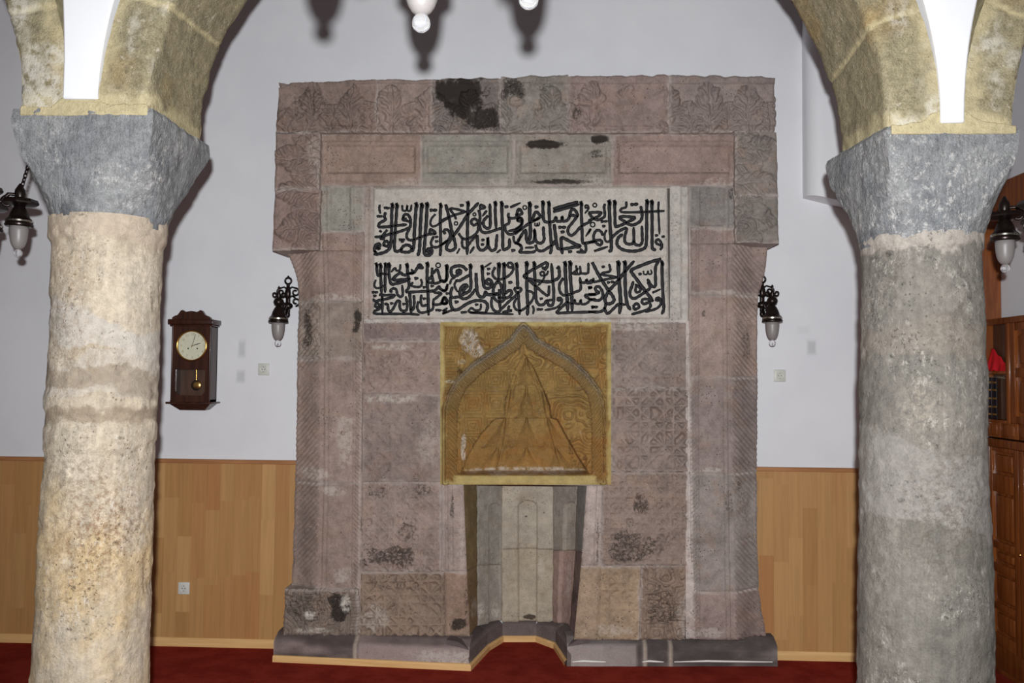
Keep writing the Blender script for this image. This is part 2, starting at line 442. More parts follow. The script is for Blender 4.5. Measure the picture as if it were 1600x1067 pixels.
M['chrome'] = simple('bright_metal', srgb(190, 186, 176), .25, 1.0, .5, .05, 60)
M['brass'] = simple('polished_brass', srgb(214, 170, 90), .22, 1.0, .5, .05, 60)
M['dial'] = simple('ivory_dial', srgb(206, 204, 182), .45, 0, .4, .04, 30)
M['dialgold'] = simple('pale_gilt_numerals', srgb(158, 152, 104), .5, 0, .3, .05, 30)
M['black'] = simple('black_enamel', srgb(24, 20, 20), .4, 0, .4, .1, 40)
def mat_frost():
    t = NT('frosted_glass'); n = t.noise(40, 3)
    col = t.mix(n, srgb(134, 128, 126), srgb(146, 140, 138))
    return t.done(col, .42, None, spec=.5, Transmission_Weight=.12)
M['frost'] = mat_frost()
M['crystal'] = simple('clear_crystal', (.95, .95, .97, 1), .04, 0, .8, .0, 10, Transmission_Weight=.85)
def mat_pane():
    t = NT('clear_pane'); n = t.noise(8, 2)
    tr = t.n('ShaderNodeBsdfTransparent'); gl = t.n('ShaderNodeBsdfGlossy'); gl.inputs['Roughness'].default_value = .05
    fr = t.n('ShaderNodeFresnel'); fr.inputs[0].default_value = 1.45
    mx = t.n('ShaderNodeMixShader'); t.t.links.new(fr.outputs[0], mx.inputs[0]); t.t.links.new(tr.outputs[0], mx.inputs[1]); t.t.links.new(gl.outputs[0], mx.inputs[2])
    out = t.t.nodes['Material Output']; t.t.links.new(mx.outputs[0], out.inputs[0])
    return t.m
M['pane'] = mat_pane()
M['plastic'] = simple('white_socket_plastic', srgb(204, 202, 196), .35, 0, .5, .02, 30)
M['socketgrey'] = simple('aged_socket_plastic', srgb(198, 198, 190), .4, 0, .5, .03, 30)
M['red'] = simple('red_cloth', srgb(190, 24, 34), .7, 0, .3, .1, 60)
M['book'] = simple('dark_leather', srgb(26, 26, 36), .4, 0, .5, .15, 80)
M['gilt'] = simple('gilt_tooling', srgb(196, 150, 70), .35, .8, .5, .1, 80)
M['paper'] = simple('page_edges', srgb(206, 192, 160), .8, 0, .2, .1, 90)
M['sealant'] = simple('white_sealant', srgb(226, 222, 216), .6, 0, .3, .05, 40)

# ---------------------------------------------------------------- room shell
def wallbox(name, a, b, m): return struct(MB().box(a, b).build(name, m))
wallbox('floor', (-7, -5, -.12), (5.2, 5.75, 0), M['carpet'])
# niche floor (the carpet runs into the mihrab niche, which is sunk into the wall)
# back wall in pieces around the niche opening
nx0, nx1, nz1 = -.62, .42, 1.32
t = MB()
t.box((-7, WALL, -.12), (nx0, WALL + .5, 5.6)).box((nx1, WALL, -.12), (3.6, WALL + .5, 5.6)).box((nx0, WALL, nz1), (nx1, WALL + .5, 5.6)).box((nx0, WALL + .3, -.12), (nx1, WALL + .5, nz1))
struct(t.build('wall_back', M['wall']))
nf = struct(MB().box((nx0, WALL, -.12), (nx1, WALL + .3, 0)).build('floor_niche', M['carpet']))
wallbox('ceiling', (-7, -1.0, 5.6), (5.2, 6.25, 5.75), M['wall'])
wallbox('wall_left', (-7.2, -1, -.12), (-7, 6.25, 5.6), M['wall'])
wallbox('wall_right', (3.1, 3.76, -.12), (3.6, WALL, 5.6), M['wall'])
# pier of white plaster on the wall behind the right column
def pier():
    p = at(np.array([1254, 1254, 1256]), np.array([310, 80, -60]), WALL)
    x0 = p[0][0]; zb = p[0][2]
    m = MB()
    prof = [(x0, WALL + .02), (x0, WALL - .06)]
    for k in range(1, 9):
        a = math.pi / 2 * k / 8
        prof.append((x0 + .10 - .10 * math.cos(a), WALL - .06 - .10 * math.sin(a)))
    prof += [(x0 + .46, WALL - .17), (x0 + .46, WALL + .02)]
    m.prism(prof, lambda q: (q[0], q[1], zb - .10 * max(0, (q[0] - x0)) / .4 ), lambda q: (q[0], q[1], 5.6))
    return struct(m.build('trim_pier', M['wall'], smooth=50))
pier()

ZW = 1.292
def wains(i, x0, x1):
    struct(MB().box((x0, WALL - .022, .055), (x1, WALL, ZW - .02)).build('trim_%d' % i, M['oak']))
    struct(MB().box((x0, WALL - .032, ZW - .028), (x1, WALL, ZW), .004).build('trim_%d' % (i + 1), M['rail']))
mxl = at(450, 900, WALL)[0] + .08
mxr = at(1190, 900, WALL)[0] - .08
wains(1, -6.9, mxl)
wains(3, mxr, 2.858)
def skirting(name, x0, x1):
    m = MB(); pr = [(WALL, 0), (WALL - .036, 0), (WALL - .036, .035), (WALL - .030, .052), (WALL - .024, .058), (WALL, .058)]
    m.prism(pr, lambda q: (x0, q[0], q[1]), lambda q: (x1, q[0], q[1]))
    struct(m.build(name, M['skirt'], smooth=40))
skirting('baseboard_left', -6.9, mxl)
skirting('baseboard_right', mxr, 2.858)

# ---------------------------------------------------------------- carved blocks
def relief(name, P4, fn, color, mat, parent, thick, n=(40, 40), quadpx=None, stains=(), pales=(), mort=(1, 1, 1, 1), mw=4.6, seed=1, edge=None, rnd=.010, wob=0.0, top=0.0, grey=None, rust=None, mortfn=None):
    """block whose front is the quad TL,TR,BR,BL (P4 = function(u,v) -> px,py ; world by own plane)"""
    nu, nv = n
    u, v = np.meshgrid(np.linspace(0, 1, nu), np.linspace(0, 1, nv))
    q = np.array(quadpx, float)
    bil = lambda Q: ((1 - u) * (1 - v))[..., None] * Q[0] + (u * (1 - v))[..., None] * Q[1] + (u * v)[..., None] * Q[2] + ((1 - u) * v)[..., None] * Q[3]
    pq = bil(q); px, py = pq[..., 0], pq[..., 1]
    if edge is not None: px = px + edge(u, v)
    if wob:
        px = px + wob * ((1 - u) ** 6 + u ** 6) * fbm(py * .05, px * 0 + seed, s=seed, o=4) * 2.0 * (1 if True else 0)
    if top: py = py + top * (1 - v) ** 8 * (fbm(px * .06, px * 0 + seed, s=5, o=5) * 2.2 + .6)
    if callable(P4): W = P4(px, py, u, v)
    else: W = bil(np.array(P4, float))
    dxw = W[:, -1] - W[:, 0]; dzw = W[-1] - W[0]
    nrm = np.cross(W[-1, 0] - W[0, 0], W[0, -1] - W[0, 0]); nrm = nrm / np.linalg.norm(nrm)
    if nrm[1] > 0: nrm = -nrm
    wd = np.linalg.norm(q[1] - q[0]); hd = np.linalg.norm(q[3] - q[0])
    big = 1e6
    dl = np.where(mort[0], u * wd, big); dr = np.where(mort[2], (1 - u) * wd, big)
    dt = np.where(mort[1], v * hd, big); db = np.where(mort[3], (1 - v) * hd, big)
    e = np.minimum(np.minimum(dl, dr), np.minimum(dt, db))
    ea = np.minimum(np.minimum(u * wd, (1 - u) * wd), np.minimum(v * hd, (1 - v) * hd))
    wn = fbm(px * .05, py * .05, s=seed, o=4)
    mo = 1 - sst(.3, 1.0, e / (mw * (1 + 1.1 * wn)).clip(.5))
    mo = mo * (.55 + .45 * sst(-.3, .3, fbm(px * .03, py * .03, s=seed + 5)))
    if mortfn: mo = np.maximum(mo, mortfn(px, py))
    h = fn(px, py, u, v) if fn else np.zeros_like(px)
    h = h - rnd * (1 - sst(0, 3.2, ea)) + .006 * fbm(px * .045, py * .045, s=seed + 9) + .004 * fbm(px * .16, py * .16, s=seed + 11, o=3)
    st = np.zeros_like(px)
    for (sx, sy, rx, ry, k) in stains:
        d = np.hypot((px - sx) / rx, (py - sy) / ry) + .55 * fbm(px * .06, py * .06, s=seed + 3)
        st = np.maximum(st, k * (1 - sst(.55, 1.05, d)))
    pa = np.zeros_like(px)
    for (sx, sy, rx, ry, k) in pales:
        d = np.hypot((px - sx) / rx, (py - sy) / ry) + .5 * fbm(px * .07, py * .07, s=seed + 4)
        pa = np.maximum(pa, k * (1 - sst(.55, 1.05, d)))
    W = W + h[..., None] * nrm
    co = W.reshape(-1, 3)
    idx = np.arange(nu * nv).reshape(nv, nu)
    f = np.stack([idx[:-1, :-1], idx[1:, :-1], idx[1:, 1:], idx[:-1, 1:]], -1).reshape(-1, 4)
    loop = np.concatenate([idx[0, :-1], idx[:-1, -1], idx[-1, :0:-1], idx[:0:-1, 0]])
    A = co[loop]
    if thick < 0:   # skirts run back to the plane y = -thick
        Bk = A.copy(); Bk[:, 1] = -thick
    else: Bk = A - nrm * thick
    base = len(co); k = len(loop)
    co2 = np.concatenate([co, A, Bk])
    i = np.arange(k); j = (i + 1) % k
    f2 = np.stack([base + i, base + j, base + k + j, base + k + i], -1)
    ex = lambda a: np.concatenate([a.ravel(), a.ravel()[loop], a.ravel()[loop]])
    me = mesh_np(name, co2, np.concatenate([f, f2]), True, {'mortar': ex(mo), 'stain': ex(st), 'pale': ex(pa), 'grey': ex(grey(px, py) if grey else np.zeros_like(px)), 'rust': ex(rust(px, py) if rust else np.zeros_like(px))})
    bk = me.attributes
    o = link(name, me, M[mat], parent, color)
    return o

MI = empty('mihrab', at(815, 1020, 5.62) * np.array([1, 1, 0]), 'tall carved pink stone prayer niche with black inscription and ochre hood against back wall', 'prayer niche')
# parts are built in world coordinates: cancel the parent's offset
def adopt(o):
    o.matrix_parent_inverse = Matrix.Translation(-Vector(MI.location)); return o
def front(name, x0, y0, x1, y1, Y, fn, c, mat='carved', res=1.6, q=None, back=5.745, **kw):
    q = q or [(x0, y0), (x1, y0), (x1, y1), (x0, y1)]
    w = max(abs(q[1][0] - q[0][0]), abs(q[2][0] - q[3][0])); h = max(abs(q[3][1] - q[0][1]), abs(q[2][1] - q[1][1]))
    n = (max(8, int(w / res)), max(8, int(h / res)))
    if np.ndim(Y) == 0: P = lambda px, py, u, v: at(px, py, Y + 0 * px)
    else: P = lambda px, py, u, v: at(px, py, (1 - u) * (1 - v) * Y[0] + u * (1 - v) * Y[1] + u * v * Y[2] + (1 - u) * v * Y[3])
    return adopt(relief(name, P, fn, srgb(*c), mat, MI, -back, n, q, **kw))

# relief patterns, all in metres towards the viewer
def er(px, py, s=0): return sst(-.55, .0, fbm(px * .022, py * .022, s=40 + s))     # where the carving has survived
def leaf_row(s, t, w, ph, amp):
    s = s + 13 * fbm(s * .05, t * 3, s=77); t = t + .17 * fbm(s * .04, t * 2.2, s=78)
    c = np.abs(((s / w + ph) % 1) - .5) * 2
    hw = np.clip(.95 * np.sqrt(np.clip(1 - np.abs(t - .62) / .62, 0, 1)) , 0.001, 1)
    ins = sst(1.02, .80, c / hw) * (t > 0) * (t < 1.05)
    dome = np.clip(1 - (c / hw) ** 2, 0, 1)
    vein = np.exp(-(c / .10) ** 2)
    ribs = .5 + .5 * np.sin((t * 5 + c * 2.2) * 2 * np.pi)
    return 1.3 * amp * ins * (.35 + .65 * dome - .6 * vein - .45 * ribs * (c > .14))
def leaves(top, bot, w, x0=0):
    def f(px, py, u, v):
        t = (py - top) / (bot - top); s = px - x0 + 3 * fbm(px * .02, py * .02, s=2)
        a = leaf_row(s, t * 1.15 - .12, w, 0, .042); b = leaf_row(s, t * 1.7 - .72, w, .5, .036)
        return np.maximum(a, b) * er(px, py) + .02 * (t < .08) - .012 * sst(.86, .90, t)
    return f
def leaves_side(left, right, w, y0=0, flip=False):
    def f(px, py, u, v):
        t = (px - left) / (right - left); t = 1 - t if flip else t
        s = py - y0 + 3 * fbm(px * .02, py * .02, s=2)
        a = leaf_row(s, t * 1.15 - .10, w, 0, .042); b = leaf_row(s, t * 1.6 - .62, w, .5, .034)
        return np.maximum(a, b) * er(px, py, 3)
    return f
def herring(px, py, per=8, sl=1.0, amp=.012):
    return 1.6 * amp * (np.abs(((py + sl * px) / per) % 1 - .5) * 2 - .5)
def panelrec(x0, y0, x1, y1, d=.022, bev=3):
    def f(px, py, u, v):
        e = np.minimum(np.minimum(px - x0, x1 - px), np.minimum(py - y0, y1 - py))
        r = -d * sst(0, bev, e)
        rim = .005 * np.exp(-((e + 3) / 2.0) ** 2) - .004 * np.exp(-((e + 7) / 1.5) ** 2)
        return r + rim
    return f
def stars(per=34, amp=.010, wd=.09, s=0, m=1.0):
    def f(px, py, u, v):
        g = np.full(px.shape, 9.0)
        for k in range(4):
            a = math.pi * k / 4 + .39 * 0
            w = (px * math.cos(a) + py * math.sin(a)) / per
            g = np.minimum(g, np.abs(((w + .18) % 1) - .5)); g = np.minimum(g, np.abs(((w - .18) % 1) - .5))
        line = np.exp(-(g / wd) ** 2)
        cx = ((px / per) % 1) - .5; cy = ((py / per) % 1) - .5
        ring = np.exp(-((np.hypot(cx, cy) - .22) / .05) ** 2)
        return 2.0 * amp * m * (np.maximum(line, ring) - .4) * (.25 + .75 * er(px, py, s))
    return f
def arab(px, py, sc=30.0, n=4.0, s=1, wd=.17):
    f = .75 * vn(px / sc, py / sc, s=s) + .35 * vn(px / sc * 2.1, py / sc * 2.1, s=s + 3)
    i, j = np.floor(px / 36), np.floor(py / 36)
    sq = np.maximum(np.abs(px / 36 - i - .5), np.abs(py / 36 - j - .5)) * 2 + .5 * np.floor(2 * (py / 36 - j)) / n
    use = (_h(i, j, i * 0, s + 9) > .55)
    f = np.where(use, sq * .8, f)
    g = np.abs(((f * n) % 1) - .5)
    return np.exp(-((.5 - g) / wd) ** 2)
def truchet(px, py, cell=13.0, s=1):
    i, j = np.floor(px / cell), np.floor(py / cell)
    x, y = px / cell - i, py / cell - j
    r = _h(i, j, i * 0, s)
    x = np.where(r > .5, 1 - x, x)
    d1 = np.abs(np.hypot(x, y) - .5); d2 = np.abs(np.hypot(1 - x, 1 - y) - .5)
    sq = _h(i, j, i * 0 + 3, s) > .62
    e1 = np.abs(np.maximum(x, y) - .5); e2 = np.abs(np.maximum(1 - x, 1 - y) - .5)
    d = np.where(sq, np.minimum(e1, e2), np.minimum(d1, d2))
    return np.exp(-((d - .14) / .085) ** 2)

Y0, YF, YP = 5.48, 5.515, 5.50
def jambL(px, py, u, v):
    """bands of the left jamb: sloping herringbone edge, flat face, narrow herringbone"""
    xo = np.interp(py, [362, 470, 560, 755, 920, 995], [500, 503, 503, 502, 498, 496])
    xi = np.interp(py, [290, 470, 755, 995], [553, 553, 552, 549])
    d = (px - xo)
    edge = -.10 * sst(0, 46, -d) * 1.0
    hb = herring(px, py, 9, 1.0, .012) * er(px, py, 5) * (d < -4)
    gr = -.012 * (np.exp(-((d - 2) / 2.2) ** 2) + .7 * np.exp(-((d - 9) / 1.6) ** 2))
    hb2 = (herring(px, py, 7, -1.2, .010) - .014) * (px > xi) * (px < xi + 12)
    return edge + hb + gr + hb2 - .012 * np.exp(-((px - xi) / 1.8) ** 2)
def jambR(px, py, u, v):
    xo = np.interp(py, [290, 470, 740, 995], [1141, 1140, 1142, 1146])
    xi = np.interp(py, [290, 470, 740, 995], [1091, 1091, 1091, 1093])
    d = px - xo
    edge = -.10 * sst(0, 46, d)
    hb = herring(px, py, 9, -1.0, .012) * er(px, py, 6) * (d > 4)
    gr = -.012 * (np.exp(-((d + 2) / 2.2) ** 2) + .7 * np.exp(-((d + 9) / 1.6) ** 2))
    hb2 = (herring(px, py, 7, 1.2, .010) - .014) * (px < xi) * (px > xi - 11)
    return edge + hb + gr + hb2 - .012 * np.exp(-((px - xi) / 1.8) ** 2)

# colours of the stones (their own, under white light)
PK, PK2, GR, RD, DK, TN = (154, 135, 126), (160, 141, 132), (148, 143, 134), (152, 131, 119), (122, 112, 106), (160, 136, 114)
# -- leaf cornice on top
top_y = lambda x: np.interp(x, [436, 600, 780, 900, 1045, 1212], [129, 124, 121, 117, 117, 119])
xs = [436, 590, 676, 783, 888, 1045, 1211]
cc = [(138, 120, 112), (152, 134, 126), (126, 117, 112), (142, 134, 127), (146, 128, 122), (142, 129, 124)]
stn = [[(480, 165, 40, 30, .5), (520, 160, 50, 26, .35)], [], [(726, 150, 52, 40, 1.0), (760, 185, 34, 22, .9)], [(800, 140, 26, 20, .8), (850, 132, 30, 14, .5)], [(900, 178, 10, 12, .7), (1025, 135, 20, 18, .35)], [(1100, 150, 60, 40, .25)]]
for i in range(6):
    a, b = xs[i], xs[i + 1]
    q = [(a, top_y(a)), (b, top_y(b)), (b, 207), (a - (4 if i == 0 else 0), 208)]
    front('cornice_block', 0, 0, 0, 0, (5.38, 5.38, 5.45, 5.45), leaves(124, 207, 62, 890), cc[i], q=q, seed=10 + i, stains=stn[i], res=1.25,
          mort=(i > 0, 0, i < 5, 1), wob=.9 if i in (0, 5) else 0, top=1.6)
# -- leaf brackets hanging down both sides
for i, (y0, y1, xa, xb, c) in enumerate([(208, 297, 431, 429, (142, 123, 115)), (297, 391, 429, 426, (140, 120, 113))]):
    front('bracket_block', 0, 0, 0, 0, (5.40, Y0 - .02, Y0 - .02, 5.40), leaves_side(424, 505, 58, 215), c, q=[(xa, y0), (501, y0), (499, y1), (xb, y1)], seed=20 + i,
          pales=[(490, 250, 10, 40, .35)], mort=(0, 1, 1, 1), res=1.25, wob=1.0)
for i, (y0, y1, xa, xb, c) in enumerate([(206, 306, 1213, 1216, (140, 130, 124)), (306, 380, 1216, 1217, (134, 126, 120))]):
    front('bracket_block', 0, 0, 0, 0, (Y0 - .02, 5.40, 5.40, Y0 - .02), leaves_side(1146, 1220, 58, 200, True), c, q=[(1148, y0), (xa, y0), (xb, y1), (1149, y1)], seed=24 + i,
          mort=(1, 1, 0, 1), res=1.25, wob=1.0)
# -- second course with sunk panels
def course2(x0, x1):
    p = panelrec(x0 + 9, 226, x1 - 9, 271, .022)
    def f(px, py, u, v):
        gu = .006 * np.sin(px * 2 * np.pi / 17) * np.sin((py - 209) / 11 * np.pi) * ((py > 209) & (py < 220)) * er(px, py, 8)
        return p(px, py, u, v) + gu - .016 * sst(281, 285, py)
    return f
for i, (a, b, c, st) in enumerate([(500, 658, RD, [(620, 250, 30, 22, .2)]), (658, 803, GR, []), (803, 957, (148, 141, 132), [(850, 224, 46, 8, 1.0), (935, 216, 20, 10, 1.0), (880, 284, 60, 5, .9), (932, 240, 16, 8, .7)]), (957, 1150, (152, 131, 124), [(1090, 224, 50, 14, .25)])]):
    front('frieze_block', a, 208, b, 290, Y0, course2(a, b), c, seed=30 + i, stains=st, mort=(1, 1, 1, 1), pales=[(b - 20, 285, 40, 8, .4)])
# -- left jamb
front('jamb_block', 499, 290, 569, 362, Y0, lambda px, py, u, v: panelrec(516, 292, 548, 361, .016)(px, py, u, v) - .014 * sst(551, 553, px), (152, 147, 138), seed=40)
front('jamb_block', 0, 0, 0, 0, Y0, jambL, (152, 132, 123), q=[(441, 391), (568, 391), (567, 470), (459, 470)], seed=42, mort=(0, 0, 1, 1),
      edge=lambda u, v: (1 - u) ** 1.5 * (6 * np.sin(np.pi * v) ), pales=[(520, 466, 50, 8, .5)])
front('jamb_block', 499, 362, 568, 391, Y0, jambL, (152, 132, 123), seed=42, mort=(1, 1, 1, 0), rnd=.002)
front('jamb_block', 0, 0, 0, 0, Y0, lambda px, py, u, v: jambL(px, py, u, v) - .012 * (fbm(px * .13, py * .13, s=8) > .12) * (np.abs(px - 482) < 18), (148, 134, 124),
      q=[(459, 470), (567, 470), (566, 561), (457, 561)], seed=43, stains=[(478, 515, 12, 40, .75), (557, 500, 8, 24, .9)], mort=(0, 1, 1, 1), wob=.8)
front('jamb_block', 0, 0, 0, 0, Y0, jambL, PK, q=[(457, 561), (566, 561), (564, 755), (454, 755)], seed=44, mort=(0, 1, 1, 1), wob=.8, pales=[(540, 690, 16, 50, .4), (490, 740, 30, 12, .5)])
front('jamb_block', 0, 0, 0, 0, Y0, jambL, (148, 130, 121), q=[(454, 755), (564, 755), (561, 921), (448, 921)], seed=45, mort=(0, 1, 1, 1), wob=.8, pales=[(520, 766, 26, 10, .5), (535, 900, 20, 14, .4)])
def scroll(px, py, u, v):
    k = arab(px, py, 26, 4, 7)
    return .020 * (k - .4) - .01 * np.exp(-((px - 545) / 2) ** 2)
front('jamb_block', 0, 0, 0, 0, Y0 - .005, scroll, (132, 118, 108), q=[(445, 921), (561, 921), (558, 993), (440, 993)], seed=46, mort=(0, 1, 1, 0), wob=1.4,
      stains=[(480, 950, 46, 34, .6), (530, 948, 24, 26, .9)], pales=[(540, 945, 9, 18, .9), (484, 962, 10, 8, .9), (497, 985, 40, 5, .5)], res=1.2)
# -- right jamb
front('jamb_block', 1076, 290, 1150, 356, Y0, lambda px, py, u, v: panelrec(1092, 292, 1133, 354, .016)(px, py, u, v) - .014 * sst(1092, 1090, px), (142, 136, 132), seed=50, stains=[(1143, 300, 6, 14, .7)])
front('jamb_block', 1076, 356, 1150, 380, Y0, jambR, (150, 132, 126), seed=51, mort=(1, 1, 1, 0), rnd=.002)
front('jamb_block', 0, 0, 0, 0, Y0, jambR, (150, 132, 126), q=[(1076, 380), (1206, 380), (1191, 460), (1077, 460)], seed=51, mort=(1, 0, 0, 1), edge=lambda u, v: u ** 1.5 * 4 * np.sin(np.pi * v), pales=[(1130, 458, 40, 6, .5)])
front('jamb_block', 0, 0, 0, 0, Y0, jambR, PK2, q=[(1077, 460), (1191, 460), (1190, 590), (1078, 590)], seed=52, mort=(1, 1, 0, 1), wob=.8, stains=[(1170, 540, 12, 30, .6), (1100, 490, 6, 8, .7)])
front('jamb_block', 0, 0, 0, 0, Y0, jambR, (148, 134, 129), q=[(1078, 590), (1190, 590), (1189, 740), (1079, 740)], seed=53, mort=(1, 1, 0, 1), wob=.8, pales=[(1110, 736, 24, 6, .6)])
front('jamb_block', 0, 0, 0, 0, Y0, jambR, (150, 140, 134), q=[(1079, 740), (1189, 740), (1192, 925), (1082, 925)], seed=54, mort=(1, 1, 0, 1), wob=.8, stains=[(1140, 780, 8, 26, .6), (1154, 760, 8, 14, .6)])
front('jamb_block', 0, 0, 0, 0, Y0, jambR, (152, 134, 128), q=[(1082, 925), (1192, 925), (1204, 1002), (1084, 1000)], seed=55, mort=(1, 1, 0, 0), wob=1.2, pales=[(1110, 990, 30, 10, .4)])
# -- inner field
front('field_block', 567, 503, 689, 532, YF, stars(26, .006), (136, 120, 116), seed=60)
front('field_block', 566, 532, 689, 616, YF, stars(40, .009, s=1), PK, seed=61, pales=[(610, 542, 40, 6, .6)], stains=[(640, 590, 40, 30, .25)])
front('field_block', 565, 616, 688, 753, YF, stars(46, .007, s=2), (145, 129, 122), seed=62, pales=[(610, 624, 50, 8, .7), (670, 690, 20, 40, .3)])
front('field_block', 0, 0, 0, 0, YF, stars(24, .010, .12, s=3), (152, 135, 127), q=[(564, 753), (690, 753), (690, 893), (562, 893)], seed=63, stains=[(610, 870, 60, 22, .75), (590, 770, 20, 14, .6), (660, 765, 18, 16, .6), (640, 825, 26, 22, .6)])
front('field_block', 0, 0, 0, 0, YF, stars(34, .013, .10, s=4), (140, 121, 106), q=[(562, 893), (694, 893), (696, 994), (558, 994)], seed=64, res=1.25, stains=[(630, 910, 60, 18, .5), (660, 940, 40, 20, .3)], pales=[(585, 965, 30, 22, .45)], mort=(1, 1, 0, 0))
def niche_edge(px, py, u, v): return -.014 * (np.exp(-((u - .22) / .06) ** 2) + np.exp(-((u - .42) / .05) ** 2)) + .004 * np.sin(py * .9) * (u > .5) * 0
front('jamb_stone', 0, 0, 0, 0, YF - .005, niche_edge, (166, 150, 142), q=[(690, 755), (724, 755), (729, 893), (690, 893)], seed=65, stains=[(707, 790, 5, 26, .7)], mort=(1, 1, 0, 1), pales=[(722, 850, 5, 50, .3)])
front('jamb_stone', 0, 0, 0, 0, YF - .005, lambda px, py, u, v: .012 * (np.abs(((py + px) / 9) % 1 - .5) - .2) * (v < .35), (152, 128, 112), q=[(694, 893), (729, 893), (734, 995), (696, 994)], seed=66, stains=[(715, 975, 18, 14, .9), (728, 940, 5, 30, .6)], mort=(0, 1, 0, 0))
front('field_block', 955, 503, 1074, 607, YF, stars(36, .009, s=5), (148, 133, 126), seed=70, pales=[(1000, 512, 50, 8, .5)])
front('field_block', 955, 607, 1076, 738, YF, stars(38, .015, .10, s=9, m=1.2), (148, 132, 124), seed=71, res=1.25, stains=[(1040, 640, 40, 30, .3)])
front('field_block', 0, 0, 0, 0, YF, stars(24, .011, .12, s=6), (146, 129, 119), q=[(941, 738), (1077, 738), (1074, 884), (938, 884)], seed=72, stains=[(1000, 790, 20, 22, .7), (985, 855, 50, 30, .7), (965, 860, 26, 24, .6), (1030, 850, 30, 24, .4)])
front('field_block', 0, 0, 0, 0, YF, stars(30, .010, .12, s=7), (166, 144, 120), q=[(938, 884), (1002, 884), (998, 1000), (934, 1000)], seed=73, mort=(0, 1, 1, 0), pales=[(950, 985, 40, 10, .4)])
front('field_block', 0, 0, 0, 0, YF, lambda px, py, u, v: .022 * (arab(px, py, 26, 4, 3) - .4), (142, 122, 108), q=[(1002, 884), (1074, 884), (1070, 1000), (998, 1000)], seed=74, res=1.25, stains=[(1035, 950, 34, 44, .65), (1052, 895, 16, 14, .5)], pales=[(1064, 965, 10, 40, .3)], mort=(1, 1, 1, 0))
front('jamb_stone', 0, 0, 0, 0, YF - .005, lambda px, py, u, v: -.014 * np.exp(-((u - .75) / .10) ** 2), (180, 165, 158), q=[(917, 757), (941, 757), (938, 884), (908, 884)], seed=75, mort=(0, 1, 1, 1), stains=[(934, 840, 3, 50, .7)])
front('jamb_stone', 0, 0, 0, 0, YF - .005, None, (168, 146, 124), q=[(908, 884), (938, 884), (934, 1000), (897, 1000)], seed=76, mort=(0, 1, 0, 0))
# thin pale fillets that frame the inner field
front('fillet', 0, 0, 0, 0, YF - .02, None, (196, 184, 178), q=[(1072, 500), (1081, 500), (1089, 999), (1072, 999)], seed=77, mort=(0, 0, 0, 0), rnd=.012)
front('fillet', 0, 0, 0, 0, YF - .02, None, (172, 156, 148), q=[(560, 500), (568, 500), (562, 990), (555, 990)], seed=78, mort=(0, 0, 0, 0), rnd=.012)
front('fillet', 566, 497, 1076, 506, YF - .004, None, (190, 182, 176), seed=79, mort=(0, 0, 0, 0), rnd=.010)
front('fillet', 566, 288, 583, 500, YF - .01, lambda px, py, u, v: -.012 * np.exp(-((u - .45) / .2) ** 2), (168, 154, 146), seed=80, mort=(1, 0, 1, 0))
front('fillet', 1047, 288, 1077, 500, YF - .01, lambda px, py, u, v: -.014 * sst(.55, .62, u) + .01 * sst(.8, .86, u), (184, 178, 172), seed=81, mort=(0, 0, 1, 0), stains=[(1058, 360, 8, 40, .2)], pales=[(1060, 330, 10, 60, .7), (1060, 470, 10, 30, .7)])
front('fillet', 583, 284, 1047, 294, YF - .006, None, (164, 152, 144), seed=82, mort=(0, 1, 0, 0), stains=[(760, 290, 200, 4, .4)])
# -- inscription slab
def slab(px, py, u, v):
    e1 = np.minimum(np.minimum(px - 586, 1039 - px), np.minimum(py - 313, 401 - py)); e2 = np.minimum(np.minimum(px - 586, 1039 - px), np.minimum(py - 408, 493 - py))
    return -.010 * (sst(0, 2, e1) + sst(0, 2, e2))
PAN = front('inscription_panel', 0, 0, 0, 0, YP - .02, slab, (196, 189, 180), 'panel', q=[(583, 293), (1043, 291), (1046, 497), (582, 497)], seed=90, res=1.5, mort=(0, 0, 0, 0), rnd=.014,
      stains=[(800, 300, 240, 9, .35), (1041, 420, 4, 80, .5)], pales=[(700, 450, 120, 60, .5), (900, 360, 160, 60, .5)])  # the narrow upright entry darkens the slab's right end

